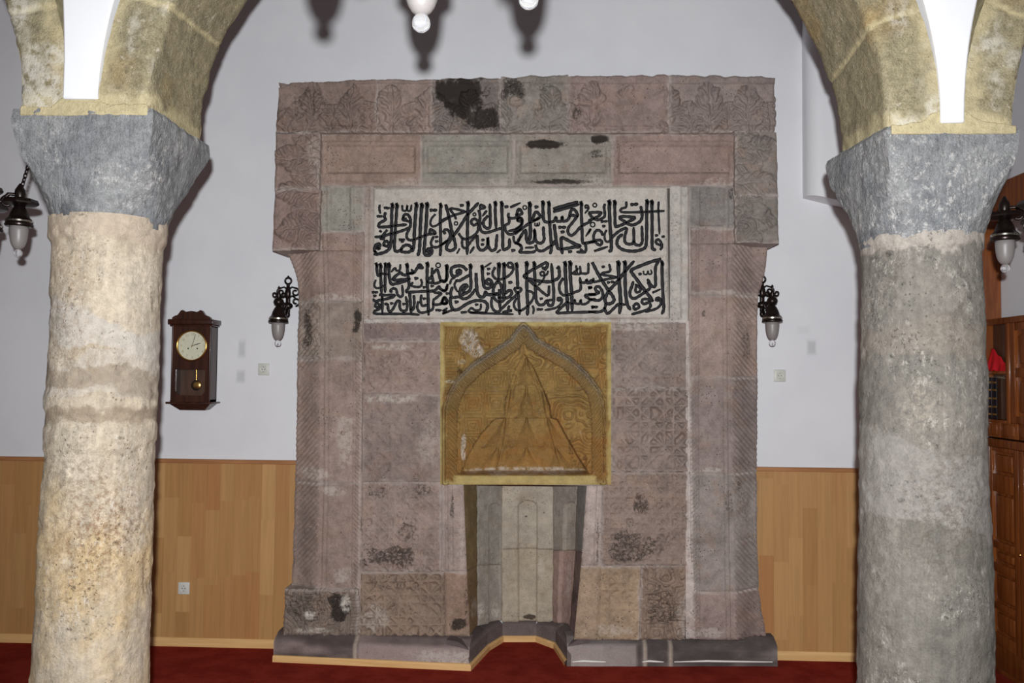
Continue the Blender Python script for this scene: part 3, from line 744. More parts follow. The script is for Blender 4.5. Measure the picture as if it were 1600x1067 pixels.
# -- painted raised lettering
L1 = {
 (575, 305): '''36:195,165 190,230 205,300|d290,210|d335,215|d172,350|d215,352|44:290,290 275,360 290,410 200,460 175,510 205,530 330,525 480,505 640,490|48:405,160 395,300 395,500 388,700 372,860 300,940 180,978 105,985|44:262,845 270,790 310,765 348,810 340,850 270,840|44:130,950 105,910 130,830 190,810 200,850 150,865 195,890 140,890|40:110,930 150,975
46:480,160 475,300 462,500 448,700 440,850 455,930 510,932 560,900|34:570,170 580,250 640,252 655,170 655,250 708,255 725,165|44:640,395 600,400 590,360 620,320 670,330 705,390 710,460 695,535 600,580 480,620 340,655 230,690 120,695|40:590,360 580,410 640,425 700,440
42:690,560 650,640 650,710 700,750 780,735 900,690 1020,650 1115,645|44:1030,640 1042,570 1120,620 1110,650|d540,740|d592,742|d572,770|46:740,885 700,940 620,950 550,930 580,860 640,830 700,845 735,890|50:805,150 795,300 780,500 770,700 762,850 740,935|50:895,160 880,400 870,600 865,800 855,930 832,1000
50:985,150 975,400 960,600 945,800 935,920 952,990 1020,1000 1065,950 1050,895 1000,900 995,940 1045,950|D1060,250|D1120,250|34:1120,320 1060,390 1040,470 1075,520 1140,505 1230,445 1334,385|46:1210,160 1205,400 1210,600 1210,800 1212,900 1203,1000|40:1095,690 1050,790 1080,860 1170,862 1240,815 1330,755|d1145,695|d1145,770|40:195,590 220,610|38:320,580 260,650 210,720 260,730 270,700''',
 (690, 305): '''48:70,160 120,350 160,550 200,700 230,830 218,890 150,925 85,895 95,825 180,700 270,580 360,440 430,330 520,230 610,130|38:400,275 280,240 160,220 150,250 210,330 240,395|40:0,425 110,370 250,320 395,280|D335,168|r240,470,28|48:440,130 435,400 430,600 430,800 425,980
44:60,640 40,610 60,575 110,585 140,640 140,700 100,760 0,825|40:285,640 340,710 420,730 540,670 600,600 615,500|42:600,470 540,500 500,470 500,420 550,395 600,430 610,490|38:350,720 340,800 360,870 420,885|28:300,890 280,930 255,970|36:570,690 490,770 440,850|36:540,860 475,965|r548,320,24
40:650,155 725,200 650,225 645,160|44:620,250 640,330 640,420 645,560 685,615 760,622 900,580 990,550|38:750,260 685,345|46:770,345 700,430 705,510 760,552 808,520 810,350 805,150|46:895,130 895,300 910,560|48:1000,130 1010,400 1020,700 1025,892 1085,892 1130,845 1130,730|D1080,192|38:1150,200 1310,128|42:1120,300 1112,360 1170,385 1240,370 1260,310|42:1120,370 1125,460 1065,500 1062,570 1100,635 1160,652 1240,620 1330,560
46:595,670 605,850 650,912 715,905 768,830 770,700 780,840 830,922 900,890 912,790 925,660|d690,745|d680,822|34:985,910 925,955|38:1200,680 1210,770 1270,810 1334,840|36:1320,690 1280,775|D1195,920|42:1330,430 1280,430 1270,390 1310,375 1345,410 1330,500 1240,570 1120,595''',
 (805, 305): '''54:240,140 245,400 255,600 240,750|r160,205,32|46:20,330 60,230 115,300 40,340|40:40,430 40,395 75,380 110,415 100,490 50,540 0,570|D355,195|46:410,330 360,280 320,310 300,420 410,370 430,340|44:0,640 120,550 260,450 400,385|46:460,120 465,300 480,420 540,450 640,435 680,365 695,430 770,425 782,355 800,430 870,415 910,350|46:905,340 935,250 985,240 1030,300 1035,350 960,335 905,345|44:1040,345 960,450 890,540 880,620 930,672 1000,630 1100,520 1230,450 1260,420
48:560,130 570,400 585,600 600,800 602,900 585,970|46:640,225 840,165 1040,110|46:640,275 850,215 1060,150|D750,535|D815,535|D790,612|50:650,490 670,650 700,850 740,895 860,888 980,865 1085,852 960,795 830,725 770,715 770,850 785,970|24:330,460 330,502 365,508 367,462 367,505 400,498 402,450
46:40,780 90,690 150,600 180,600 185,720 210,790 270,792 320,740 322,570 340,740 380,792 440,795 482,740 475,650 470,530|44:0,795 60,815 110,880 75,940 110,952 280,950 335,930|34:170,875 310,870|44:340,830 370,910 450,930 540,880 640,810 655,760|46:1100,130 1105,350 1115,600 1122,770 1160,800 1334,770|42:1160,800 1182,880 1165,945 1110,950 1030,945|36:1085,900 1135,930|D915,940|30:1205,210 1170,205 1175,170 1210,172 1222,225 1165,300|34:1260,570 1180,680''',
 (920, 305): '''r100,165,32|44:0,290 100,285 205,290 160,350 80,390 0,420|42:0,300 60,370 140,412 235,380 268,330 255,200 268,150|r65,490,38|d225,440|d285,435|d250,515|52:340,110 345,300 360,600 375,800 372,910 340,935|46:430,110 435,300 440,500 470,520 560,490 640,450 770,380 680,360 545,355 520,385 600,440 680,490 760,490 855,435 888,360 880,260 868,190
38:625,110 620,195 545,225 530,265 600,285 900,280 1100,270 1255,262|D725,155|D790,150|44:385,710 430,660 520,590 610,550 630,575 602,680 600,770 640,810 710,812 750,765 747,540|44:750,765 775,820 850,832 890,780 890,680 885,520|48:970,100 965,300 965,600 958,800 930,880 830,922 700,932 560,905 480,840 470,770 500,700 560,655|48:1050,110 1055,400 1055,700 1060,880 1110,912|34:1165,110 1160,250 1170,450 1178,645|d1130,670|d1240,690
40:1195,835 1125,800 1125,755 1165,740 1212,800 1220,860 1195,905|42:0,785 80,770 130,752 195,750 220,790 190,832 140,810 90,750 80,680 110,605 160,582 215,620 225,665|40:95,930 310,860|34:295,580 265,650 270,740 310,780 360,750|36:30,560 0,620''' }
L2 = {
 (575, 400): '''44:140,140 160,310 205,320|46:207,150 215,400 225,620|44:290,140 285,400 285,600|40:205,290 345,305|46:350,140 352,320 385,462 460,460 660,410|34:540,140 530,230 475,242 450,200 390,262|46:650,150 655,300 585,312 540,280 430,362 430,400 560,395 700,382|40:655,295 760,282 725,225|44:690,290 770,272 820,200 860,140 908,198 845,190
44:665,300 680,400 680,520 640,585 680,602 900,590 1100,578 1180,510 1205,545 1290,580 1322,480|D805,372|36:745,440 722,490 780,512 870,510 900,450 882,390|d940,520|d1070,500|48:990,130 985,300 987,450 1000,600 1005,800 1010,980|42:1070,200 1062,330 990,430 1090,450|42:1070,330 1095,445 1155,450 1205,415 1180,300 1160,235 1130,235 1090,290|42:1205,415 1300,410 1312,170|r1170,155,38
34:130,400 105,480 132,530 200,530 285,480|d90,605|d140,605|d115,665|42:190,645 300,652 440,650 400,690 280,720 190,735 120,755 90,720|40:400,600 372,580 420,540 470,560 492,640 540,680 580,640 570,490|40:190,850 130,850 125,805 165,790 195,830 190,880 110,920 118,960 250,965 500,965 700,965 850,980|44:235,680 240,960|d300,800|d395,790
42:330,800 340,900 380,920 430,860 480,760 528,755 530,860 570,912 640,900 655,800 630,680|d600,800|46:695,620 705,750 720,950|42:765,660 772,780 752,890 700,882|40:890,650 880,760 910,830 995,810|40:840,760 820,860 870,940 980,930 1080,880 1092,740 1135,700 1222,620 1130,612 1090,590|d940,710|42:1085,800 1130,812 1222,790 1270,690 1320,740 1300,792 1220,790|d1150,900|d1198,905|36:1250,955 1310,930 1270,900''',
 (690, 400): '''48:85,170 90,350 55,420 0,405|40:100,470 75,565 0,575|d95,625|44:0,790 40,690 88,785 0,792|48:420,235 350,172 260,165 170,200 160,280 195,340 260,320 318,280 305,235 260,250 255,285|34:220,360 165,390 140,465|48:480,160 482,300 490,480 468,575 400,620 325,650 300,610 330,520 390,480 428,500 380,550 355,600|46:460,320 370,372 300,410 240,408|36:240,420 215,490 260,590
50:575,290 580,450 600,620 648,680 710,672 730,600 770,642 850,640 930,620|46:560,560 500,640 430,700 355,712 290,680 180,690 150,620 180,520|D250,765|48:150,690 150,800 195,890 280,888 400,810 520,755 640,742 735,770 768,840 740,930|36:200,895 100,930 20,962|40:25,920 90,870|34:655,800 650,880 600,905 540,895 500,865 450,920 520,942 740,940|34:480,945 700,955 1000,962 1190,970|d585,810|d345,940|d395,935
48:675,180 690,400 710,510 765,540 828,510 840,440 790,388 745,420 760,462 825,468|30:725,180 825,115|d785,215|d780,295|52:955,140 950,380|40:890,190 850,280 870,350 940,390 1050,370 1150,300 1195,220 1180,135 1130,112 1098,150 1130,188 1185,190|50:1040,140 1045,400 1050,640|44:935,420 880,500 860,600 880,700 940,758 1020,750 1060,690|46:935,420 990,480 1010,600 1060,692 1130,680 1172,610 1130,572 1062,625|46:965,560 965,700 975,880
42:840,690 830,800 860,890 940,932 1000,880 1100,780 1200,690 1280,620|D1145,440|48:1250,140 1265,400 1270,540|40:1210,540 1250,602 1310,590 1322,540 1215,532|44:1275,600 1290,800 1300,970|38:1250,700 1205,800 1240,890 1334,912|40:1130,830 1110,890 1165,912 1020,932|44:880,640 960,640|44:940,690 1020,700''',
 (805, 400): '''38:70,915 150,880 240,800 310,680 290,610 200,575|50:190,120 190,300 195,560 205,750 210,860 203,980|46:315,120 325,300 340,600 352,740 400,812 480,802 530,740 560,820 630,800 642,600 625,400 605,130|48:495,235 540,150 510,112 400,170 250,250 150,332 200,370 350,410 550,430 660,402 730,350 735,250 720,170|42:220,400 350,510 450,600 540,668|44:565,500 560,650
d470,200|32:550,250 520,312 440,325 420,280 470,262 490,330 450,420 380,490|d435,710|d582,735|36:760,738 715,740 712,702 760,702 780,760 720,840 620,880 500,900|34:290,830 310,890 298,960|d385,890|d435,890|52:830,120 840,350 855,600 870,750 875,910|52:915,110 920,350 940,600 945,750 950,900|42:800,370 740,470 742,580 800,650 900,642 1000,600 1090,550 1080,360|42:1085,440 1170,440 1190,390 1205,450 1290,430 1305,375
36:1045,205 1010,250 955,290 1040,302 1088,280 1080,170|34:1015,160 1035,280|38:1090,290 1200,290 1220,230 1220,120|D1250,525|42:870,760 800,830 705,920 710,950 900,942 1334,932|38:880,780 970,790 990,730 1010,790 1080,790 1090,730 1110,800 1190,790 1260,730 1334,715|44:1334,640 1240,645 1165,660 1250,725|D1300,850|36:720,200 690,200''',
 (920, 400): '''50:60,110 120,230 190,360 260,470 340,590 400,670 420,740 370,790 295,790 270,720 310,620 370,540 480,420 600,260 750,90|38:0,430 60,400 85,430 200,410 330,380 460,355 340,330 215,310 240,280 350,255 352,190 340,140|d240,180|d330,440|d395,430|44:0,640 80,640 170,610 115,570 115,522 170,512 225,590 230,680 170,738 80,732 0,715|D20,530|d70,855|d125,850
56:490,110 500,350 520,600 530,800 512,950|52:600,110 605,350 612,600 640,800 690,890|44:0,930 180,930 260,880 285,790|44:260,860 290,940 330,952 420,870 500,800 600,812|50:1200,50 1050,92 870,160 715,230 720,280 800,390 940,580 1070,745|46:1160,90 1112,190 1112,400 1108,500 1050,500 980,390|46:990,440 1020,530 950,590 850,660 760,708 700,680 685,600 720,500 740,430|38:790,470 780,590 830,602 862,560 800,480
26:910,250 920,300 970,302 985,250 1002,302 1050,288 1035,230|d855,300|36:1065,610 1190,555|38:1170,740 1122,735 1135,700 1180,702 1200,770 1190,820 1120,880 950,932|42:1060,750 980,720 905,722 885,770 930,800 1000,772 1030,832 980,890 870,930 720,970|42:740,835 800,790 840,850 765,890 745,840|48:1220,110 1225,400 1240,700 1250,880 1220,960''' }
def catmull(P, k=5):
    P = np.array(P, float)
    if len(P) < 3:
        return np.array([P[0] + (P[-1] - P[0]) * t for t in np.linspace(0, 1, 4)])
    Q = np.vstack([2 * P[0] - P[1], P, 2 * P[-1] - P[-2]]); out = []
    for i in range(1, len(Q) - 2):
        p0, p1, p2, p3 = Q[i - 1:i + 3]
        for t in np.arange(k) / k:
            out.append(.5 * (2 * p1 + (p2 - p0) * t + (2 * p0 - 5 * p1 + 4 * p2 - p3) * t * t + (3 * p1 - p0 - 3 * p2 + p3) * t ** 3))
    out.append(P[-1]); return np.array(out)
def lettering(tiles):
    V, Fc = [], []
    YL = YP - .020
    hgt = .010
    def ribbon(pts, w, closed=False, rng=random.Random(3)):
        T = np.gradient(pts, axis=0); T /= np.linalg.norm(T, axis=1)[:, None] + 1e-9
        N = np.stack([-T[:, 1], T[:, 0]], 1)
        n = len(pts); ww = np.full(n, w / 2)
        ww = ww * (1 + .10 * np.sin(np.arange(n) * 1.7 + pts[0, 0]))
        if not closed:
            pts = pts.copy(); pts[0] -= T[0] * w * .18; pts[-1] += T[-1] * w * .25; ww[-1] *= .55; ww[0] *= .9
        base = len(V)
        for p, nn, a in zip(pts, N, ww):
            for s, y in ((-1.0, YL + .012), (-.94, YL - hgt * .6), (-.55, YL - hgt), (.55, YL - hgt), (.94, YL - hgt * .6), (1.0, YL + .012)):
                q = p + nn * a * s
                V.append((q[0], q[1], y))
        for i in range(n if closed else n - 1):
            for k in range(5):
                a, b = base + i * 6 + k, base + ((i + 1) % n) * 6 + k
                Fc.append((a, a + 1, b + 1, b))
        if not closed:
            Fc.append(tuple(base + k for k in range(6))); Fc.append(tuple(base + (n - 1) * 6 + k for k in range(5, -1, -1)))
    S = 125 / 1334.0
    for (ox, oy), txt in tiles.items():
        for st in txt.replace('\n', '|').split('|'):
            st = st.strip()
            if not st: continue
            if st[0] in 'dD':
                x, y = map(float, st[1:].split(',')); r = 31 if st[0] == 'D' else 26
                c = np.array([x, y]); ribbon(np.array([c + (-r * .75, 4), c + (-r * .25, 0), c + (r * .25, 0), c + (r * .75, -4)]) * S + (ox, oy), r * 1.9 * S)
            elif st[0] == 'r':
                x, y, r = map(float, st[1:].split(','))
                a = np.linspace(0, 2 * np.pi, 14, endpoint=False)
                ribbon(np.stack([x + r * np.cos(a), y + r * np.sin(a)], 1) * S + (ox, oy), 26 * S, True)
            else:
                w, pp = st.split(':'); w = float(w)
                P = np.array([[float(k) for k in p.split(',')] for p in pp.split()])
                ribbon(catmull(P) * S + (ox, oy), w * 1.20 * S)
                # pen-nib head on long uprights
                if len(P) >= 2 and w >= 44 and abs(P[0][0] - P[1][0]) < 45 and P[1][1] - P[0][1] > 90 and P[0][1] < 200:
                    c = P[0]; ribbon(np.array([c + (-8, -22), c + (2, 0), c + (10, 22), c + (14, 44)]) * S + (ox, oy), w * 1.35 * S)
    V = np.array(V)
    W = at(V[:, 0], V[:, 1], V[:, 2])
    me = mesh_np('lettering', W, [tuple(f) for f in Fc], True)
    bm = bmesh.new(); bm.from_mesh(me); bmesh.ops.recalc_face_normals(bm, faces=bm.faces); bm.to_mesh(me); bm.free()
    o = link('lettering', me, M['paint'], PAN)
    o['label'] = 'line of black painted raised lettering'
    return o
lettering(L1); lettering(L2)

# -- ochre hood over the niche
ARCH = [(697, 753), (697, 640), (703, 618), (715, 596), (740, 571), (775, 548), (800, 532), (809, 518), (818, 509), (828, 518), (836, 531), (860, 545), (890, 562), (915, 585), (934, 610), (941, 640), (942, 753)]
REC = [(820, 551), (834, 574), (850, 610), (860, 634), (862, 653), (872, 656), (888, 686), (905, 716), (926, 749), (716, 749), (731, 710), (750, 680), (771, 656), (788, 653), (788, 626), (793, 610), (807, 572)]
def hood(px, py, u, v):
    ins = in_poly(px, py, ARCH)
    d = seg_dist(px, py, ARCH)
    sd = np.where(ins, d, -d)
    lines = arab(px, py, 30, 5, 11)
    border = np.minimum(np.minimum(px - 688, 955 - px), np.minimum(py - 503, 757 - py))
    h = np.where(border < 8, .012, .024 * (lines - .4) - .006)
    ang = np.where(px < 820, px - py, px + py)
    rope = .034 * np.sqrt(np.clip(1 - ((sd - 9) / 8) ** 2, 0, 1)) * (1 - .85 * sst(.32, .08, np.abs((ang / 7.6) % 1 - .5)))
    band = (sd > 0) & (sd < 17)
    lip = .034 * np.exp(-((sd + 2.5) / 2.4) ** 2)
    field = -.035 + .022 * (arab(px, py, 34, 5, 23) - .4)
    h = np.where(sd > 17, field, np.where(band, rope - .012, h)) + lip * (sd > -9) * (sd < 3)
    ri = in_poly(px, py, REC) & (sd > 3)
    rd = seg_dist(px, py, REC[:9] + [(926, 790)]); rl = seg_dist(px, py, [(716, 790)] + REC[9:] + [REC[0]])
    tier = .030 * sst(600, 604, py) + .035 * sst(652, 656, py) + .022 * sst(700, 704, py)
    cell = np.interp(py, [551, 602, 603, 653, 654, 700, 701, 749], [20, 26, 26, 34, 34, 46, 46, 60])
    fold = np.abs(((px - 822) / cell + .5) % 1 - .5) * 2
    tip = np.interp(py, [551, 602, 602.5, 653, 653.5, 702, 702.5, 749], [.05, 1, .05, 1, .05, 1, .05, 1])
    cellsh = .045 * (1 - np.clip(fold / np.clip(tip, .08, 1), 0, 1)) * (fold < tip)
    inner = seg_dist(px, py, [(822, 552), (800, 610), (792, 655), (785, 700), (772, 749)]) * 1.0
    inner2 = seg_dist(px, py, [(822, 552), (846, 622), (852, 655), (864, 700), (880, 749)])
    rid = .020 * (np.exp(-(inner / 2.2) ** 2) + np.exp(-(inner2 / 2.2) ** 2))
    rec = -.050 - .0022 * rl.clip(0, 30) - .045 * sst(0, 3, rd) - tier * .8 - cellsh + rid + .010 * (truchet(px, py, 12, 31) - .4) * (py < 650)
    h = np.where(ri, np.maximum(.70 * rec, -.185 + .05 * (rec + .27)), h)
    lo = sst(739, 743, py) * (px > 712) * (px < 930)
    h = h * (1 - lo) + .008 * lo
    return h
def hood_grey(px, py):
    ins = in_poly(px, py, ARCH); d = seg_dist(px, py, ARCH); sd = np.where(ins, d, -d)
    return np.clip((.95 * np.exp(-((sd + 1.0) / 3.6) ** 2) + .16 * (sd > 0) * (sd < 17)) * sst(660, 560, py), 0, 1)
def hood_rust(px, py):
    n = fbm(px * .03, py * .03, s=71)
    return np.clip(sst(625, 735, py + 34 * n) * .85 + .7 * sst(.05, .4, n) * (px > 850), 0, 1)
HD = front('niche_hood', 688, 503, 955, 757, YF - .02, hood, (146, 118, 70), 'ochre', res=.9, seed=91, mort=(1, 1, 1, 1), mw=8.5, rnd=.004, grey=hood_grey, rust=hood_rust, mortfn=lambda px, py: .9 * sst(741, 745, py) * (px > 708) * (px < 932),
      stains=[(718, 580, 5, 6, .8), (893, 700, 5, 26, 0.6), (915, 730, 5, 20, .6), (792, 705, 10, 20, .45), (905, 735, 14, 16, .5), (700, 735, 10, 24, .35), (820, 690, 60, 30, .25)], pales=[(735, 535, 16, 24, .75), (745, 548, 14, 12, .8), (723, 700, 5, 24, .85), (722, 565, 10, 5, .4), (820, 738, 100, 5, .6), (703, 596, 10, 3, .6)])  # narrow upright entries draw dark lines along the right edge of the recess
HD['label'] = 'ochre yellow carved hood with a pointed rope-edged arch'

# -- concave niche under the hood
def npanel(pts, Ys, fn, c, seed, **kw):
    """pts TL,TR,BR,BL in the picture, Ys their depth"""
    P = [at(p[0], p[1], y) for p, y in zip(pts, Ys)]
    # keep the panel's edges plumb: use top x/y for both ends of an edge but its own height
    w = np.linalg.norm(P[0] - P[1]); h = np.linalg.norm(P[0] - P[3])
    n = (max(10, int(w / .006)), max(10, int(h / .007)))
    P0 = np.array(P); ex_ = (P0[1] - P0[0]) * (.008 / np.linalg.norm(P0[1] - P0[0])); P0[0] -= ex_; P0[3] -= ex_; P0[1] += ex_; P0[2] += ex_
    Wf = lambda px, py, u, v: ((1 - u) * (1 - v))[..., None] * P0[0] + (u * (1 - v))[..., None] * P0[1] + (u * v)[..., None] * P0[2] + ((1 - u) * v)[..., None] * P0[3]
    return adopt(relief('niche_panel', Wf, fn, srgb(*c), 'niche', MI, .05, n, pts, seed=seed, mw=1.6, rnd=.004, **kw))
def flute(c, w, top=None, d=.030):
    def f(px, py, u, v):
        x = np.abs(u - c) / w
        k = sst(1.0, .86, x)
        if top is not None:
            yy = (v - top) / .10
            rr = np.sqrt(x ** 2 + np.clip(1 - yy, 0, 1) ** 2)
            k = sst(1.0, .9, rr) * (v > top - .001)
        return -d * k * (.55 + .45 * np.sqrt(np.clip(1 - x * x, 0, 1)))
    return f
ya, yb, yc = YF + .01, 5.74, 5.95
T = 752
npanel([(724, T), (746, T), (746, 885), (729, 893)], (ya, yb, yb, ya), None, (122, 104, 70), 101, stains=[(736, 800, 10, 70, .3)])
npanel([(729, 893), (746, 885), (747, 975), (734, 997)], (ya, yb, yb, ya), None, (130, 106, 76), 102, stains=[(738, 930, 8, 40, .5)], pales=[(740, 950, 6, 20, .3)])
npanel([(746, T), (785, T), (785, 883), (746, 883)], (yb, yc, yc, yb), flute(.72, .28, .26), (152, 146, 136), 103)
npanel([(746, 883), (785, 883), (785, 970), (747, 978)], (yb, yc, yc, yb), flute(.72, .28), (160, 152, 142), 104, pales=[(752, 955, 6, 16, .9), (778, 955, 6, 14, .9)])
npanel([(785, T), (864, T), (864, 858), (785, 858)], (yc,) * 4, flute(.5, .19, .28), (176, 166, 150), 105, stains=[(822, 808, 3, 2, .9), (849, 801, 2, 2, .9)])
npanel([(785, 858), (864, 858), (863, 972), (786, 972)], (yc,) * 4, flute(.5, .19), (172, 160, 142), 106, stains=[(826, 965, 12, 5, .9), (800, 960, 14, 8, .3)], pales=[(845, 890, 8, 20, .3)])
npanel([(864, T), (902, T), (898, 860), (864, 860)], (yc, yb, yb, yc), flute(.72, .26, .30), (152, 144, 134), 107)
npanel([(864, 860), (898, 860), (889, 978), (863, 972)], (yc, yb, yb, yc), flute(.62, .30), (160, 134, 126), 108, pales=[(884, 910, 5, 40, .3)])
npanel([(902, T), (918, T), (908, 862), (898, 860)], (yb, ya, ya, yb), None, (140, 136, 132), 109)
npanel([(898, 860), (908, 862), (898, 999), (889, 980)], (yb, ya, ya, yb), None, (118, 100, 100), 110, stains=[(896, 930, 6, 24, .7)])
zt = at(820, 750, 5.74)[2]
adopt(MB().box((-.40, 5.50, zt), (.42, 6.03, zt + .05)).build('niche_soffit', M['niche'], MI, color=srgb(150, 140, 128)))

# -- plinth course with sloped top, following the niche
FP = [on_floor(*p)[:2] for p in ((427, 1033), (733, 1047), (762, 1016), (785, 1002), (838, 1002), (868, 1013), (886, 1041), (1215, 1041))]
def offset(path, d):
    P = np.array(path); out = []
    for i in range(len(P)):
        ns = []
        for a, b in ((i - 1, i), (i, i + 1)):
            if a < 0 or b >= len(P): continue
            t_ = P[b] - P[a]; t_ = t_ / np.linalg.norm(t_); ns.append(np.array([-t_[1], t_[0]]))
        m = sum(ns) / len(ns); m = m / (m @ m)
        out.append(P[i] + m * d)
    return np.array(out)
def sweep(path, prof, name, m, parent, color=None, stn=(), prow=6, sub=14, bake=True, closed_end=True):
    """prof: list of (inward offset, z)"""
    rows = [offset(path, o) for o, z in prof]
    zs = [z for o, z in prof]
    V = []; Fc = []; st = []; pa = []; mo = []
    # resample each leg
    segs = []
    for i in range(len(path) - 1):
        L = np.linalg.norm(np.array(path[i + 1]) - np.array(path[i])); segs.append(max(3, int(L / .012)))
    for r, z in zip(rows, zs):
        pts = []
        for i in range(len(path) - 1):
            for k in range(segs[i]): pts.append(r[i] + (r[i + 1] - r[i]) * k / segs[i])
        pts.append(r[-1]); V.append(np.c_[np.array(pts), np.full(len(pts), z)])
    n = len(V[0]); k = len(V)
    co = np.concatenate(V)
    idx = np.arange(n * k).reshape(k, n)
    f = np.stack([idx[:-1, :-1], idx[:-1, 1:], idx[1:, 1:], idx[1:, :-1]], -1).reshape(-1, 4)
    return co, f, n, k
def prof_dense(pr, step=.012):
    out = []
    for (a, b), (c, d) in zip(pr[:-1], pr[1:]):
        L = math.hypot(c - a, d - b); m = max(1, int(L / step))
        for i in range(m): out.append((a + (c - a) * i / m, b + (d - b) * i / m))
    out.append(pr[-1]); return out
def plinth_piece(name, path, color, z0, stones, seed, ends=(True, True)):
    pr = prof_dense([(0, z0), (0, .125), (.012, .137), (.075, .172), (.16, .178)])
    co, f, n, k = sweep(path, pr, name, None, None)
    d = .006 * fbm(co[:, 0] * 7, co[:, 2] * 9 + co[:, 1] * 7, s=seed)
    co[:, 1] += d; co[:, 2] += np.where(co[:, 2] > .02, d * .5, 0)
    x = co[:, 0]; z = co[:, 2]
    st = np.zeros(len(co)); mo = np.zeros(len(co)); pa = np.zeros(len(co))
    st = .75 * sst(.118, .150, z) * (.8 + .4 * fbm(x * 5, z * 5, s=seed + 2))
    for s0, s1, kk in stones: st = np.maximum(st, kk * sst(s0 - .03, s0 + .02, x) * sst(s1 + .03, s1 - .02, x) * (.7 + .6 * fbm(x * 3, z * 12, s=seed + 1)))
    return co, f, st, mo, pa, n, k
def finish(name, co, f, st, mo, pa, c, n, k):
    # close the two ends down to the floor line
    fl = [tuple(q) for q in f]
    for col_ in (0, n - 1):
        ring = [r * n + col_ for r in range(k)]
        b = len(co)
        p = co[ring[-1]].copy(); p[2] = co[ring[0]][2]
        co = np.vstack([co, p]); st = np.append(st, 0); mo = np.append(mo, 0); pa = np.append(pa, 0)
        fl.append(tuple(ring + [b]) if col_ == 0 else tuple([b] + ring[::-1]))
    me = mesh_np(name, co, fl, True, {'stain': st, 'mortar': mo, 'pale': pa})
    me.set_sharp_from_angle(angle=math.radians(40))
    return adopt(link(name, me, M['plinth'], MI, srgb(*c)))
SK = .040
co, f, st, mo, pa, n, k = plinth_piece('plinth', FP[0:2], None, 0, [(FP[0][0], -1.20, .95)], 201)
xj = at(553, 1020, 5.4)[0]; mo = np.maximum(mo, np.exp(-((co[:, 0] - xj) / .012) ** 4)); pa = np.maximum(pa, .55 * sst(-.95, -.70, co[:, 0]) * sst(.13, .10, co[:, 2]))
finish('plinth', co, f, st, mo, pa, (156, 138, 134), n, k)
for i in range(1, 6):
    co, f, st, mo, pa, n, k = plinth_piece('plinth', FP[i:i + 2], None, 0, [(-9, 9, .35)], 202 + i)
    mo = np.maximum(mo, 0)
    finish('plinth', co, f, st, mo, pa, (112, 100, 98), n, k)
co, f, st, mo, pa, n, k = plinth_piece('plinth', FP[6:8], None, 0, [(.62, 1.6, .85), (.40, .62, .35)], 210)
for jx in (1010, 1051): 
    xj = at(jx, 1020, 5.45)[0]; mo = np.maximum(mo, np.exp(-((co[:, 0] - xj) / .013) ** 4))
finish('plinth', co, f, st, mo, pa, (160, 148, 144), n, k)
# wooden strip along the foot of the plinth
pr = [(-.016, 0), (-.016, .030), (-.008, .040), (.004, .042)]
co, f, n, k = sweep(FP[0:7], pr, '', None, None)
me = mesh_np('wood_strip', co, f, True); me.set_sharp_from_angle(angle=math.radians(30)); adopt(link('wood_strip', me, M['skirt'], MI))
rr = random.Random(5)
for a, b in ((.20, .42), (.66, .80), (.87, 1.52)):
    m = MB()
    y_ = np.interp(a, [FP[6][0], FP[7][0]], [FP[6][1], FP[7][1]]); y2 = np.interp(b, [FP[6][0], FP[7][0]], [FP[6][1], FP[7][1]])
    m.tube([(a, y_ - .004, .030), ((2 * a + b) / 3, (2 * y_ + y2) / 3 - .006, .036), ((a + 2 * b) / 3, (y_ + 2 * y2) / 3 - .006, .033), (b, y2 - .004, .030)], [.003, .007, .006, .003], 8)
    adopt(m.build('sealant_smear', M['sealant'], MI, 50))

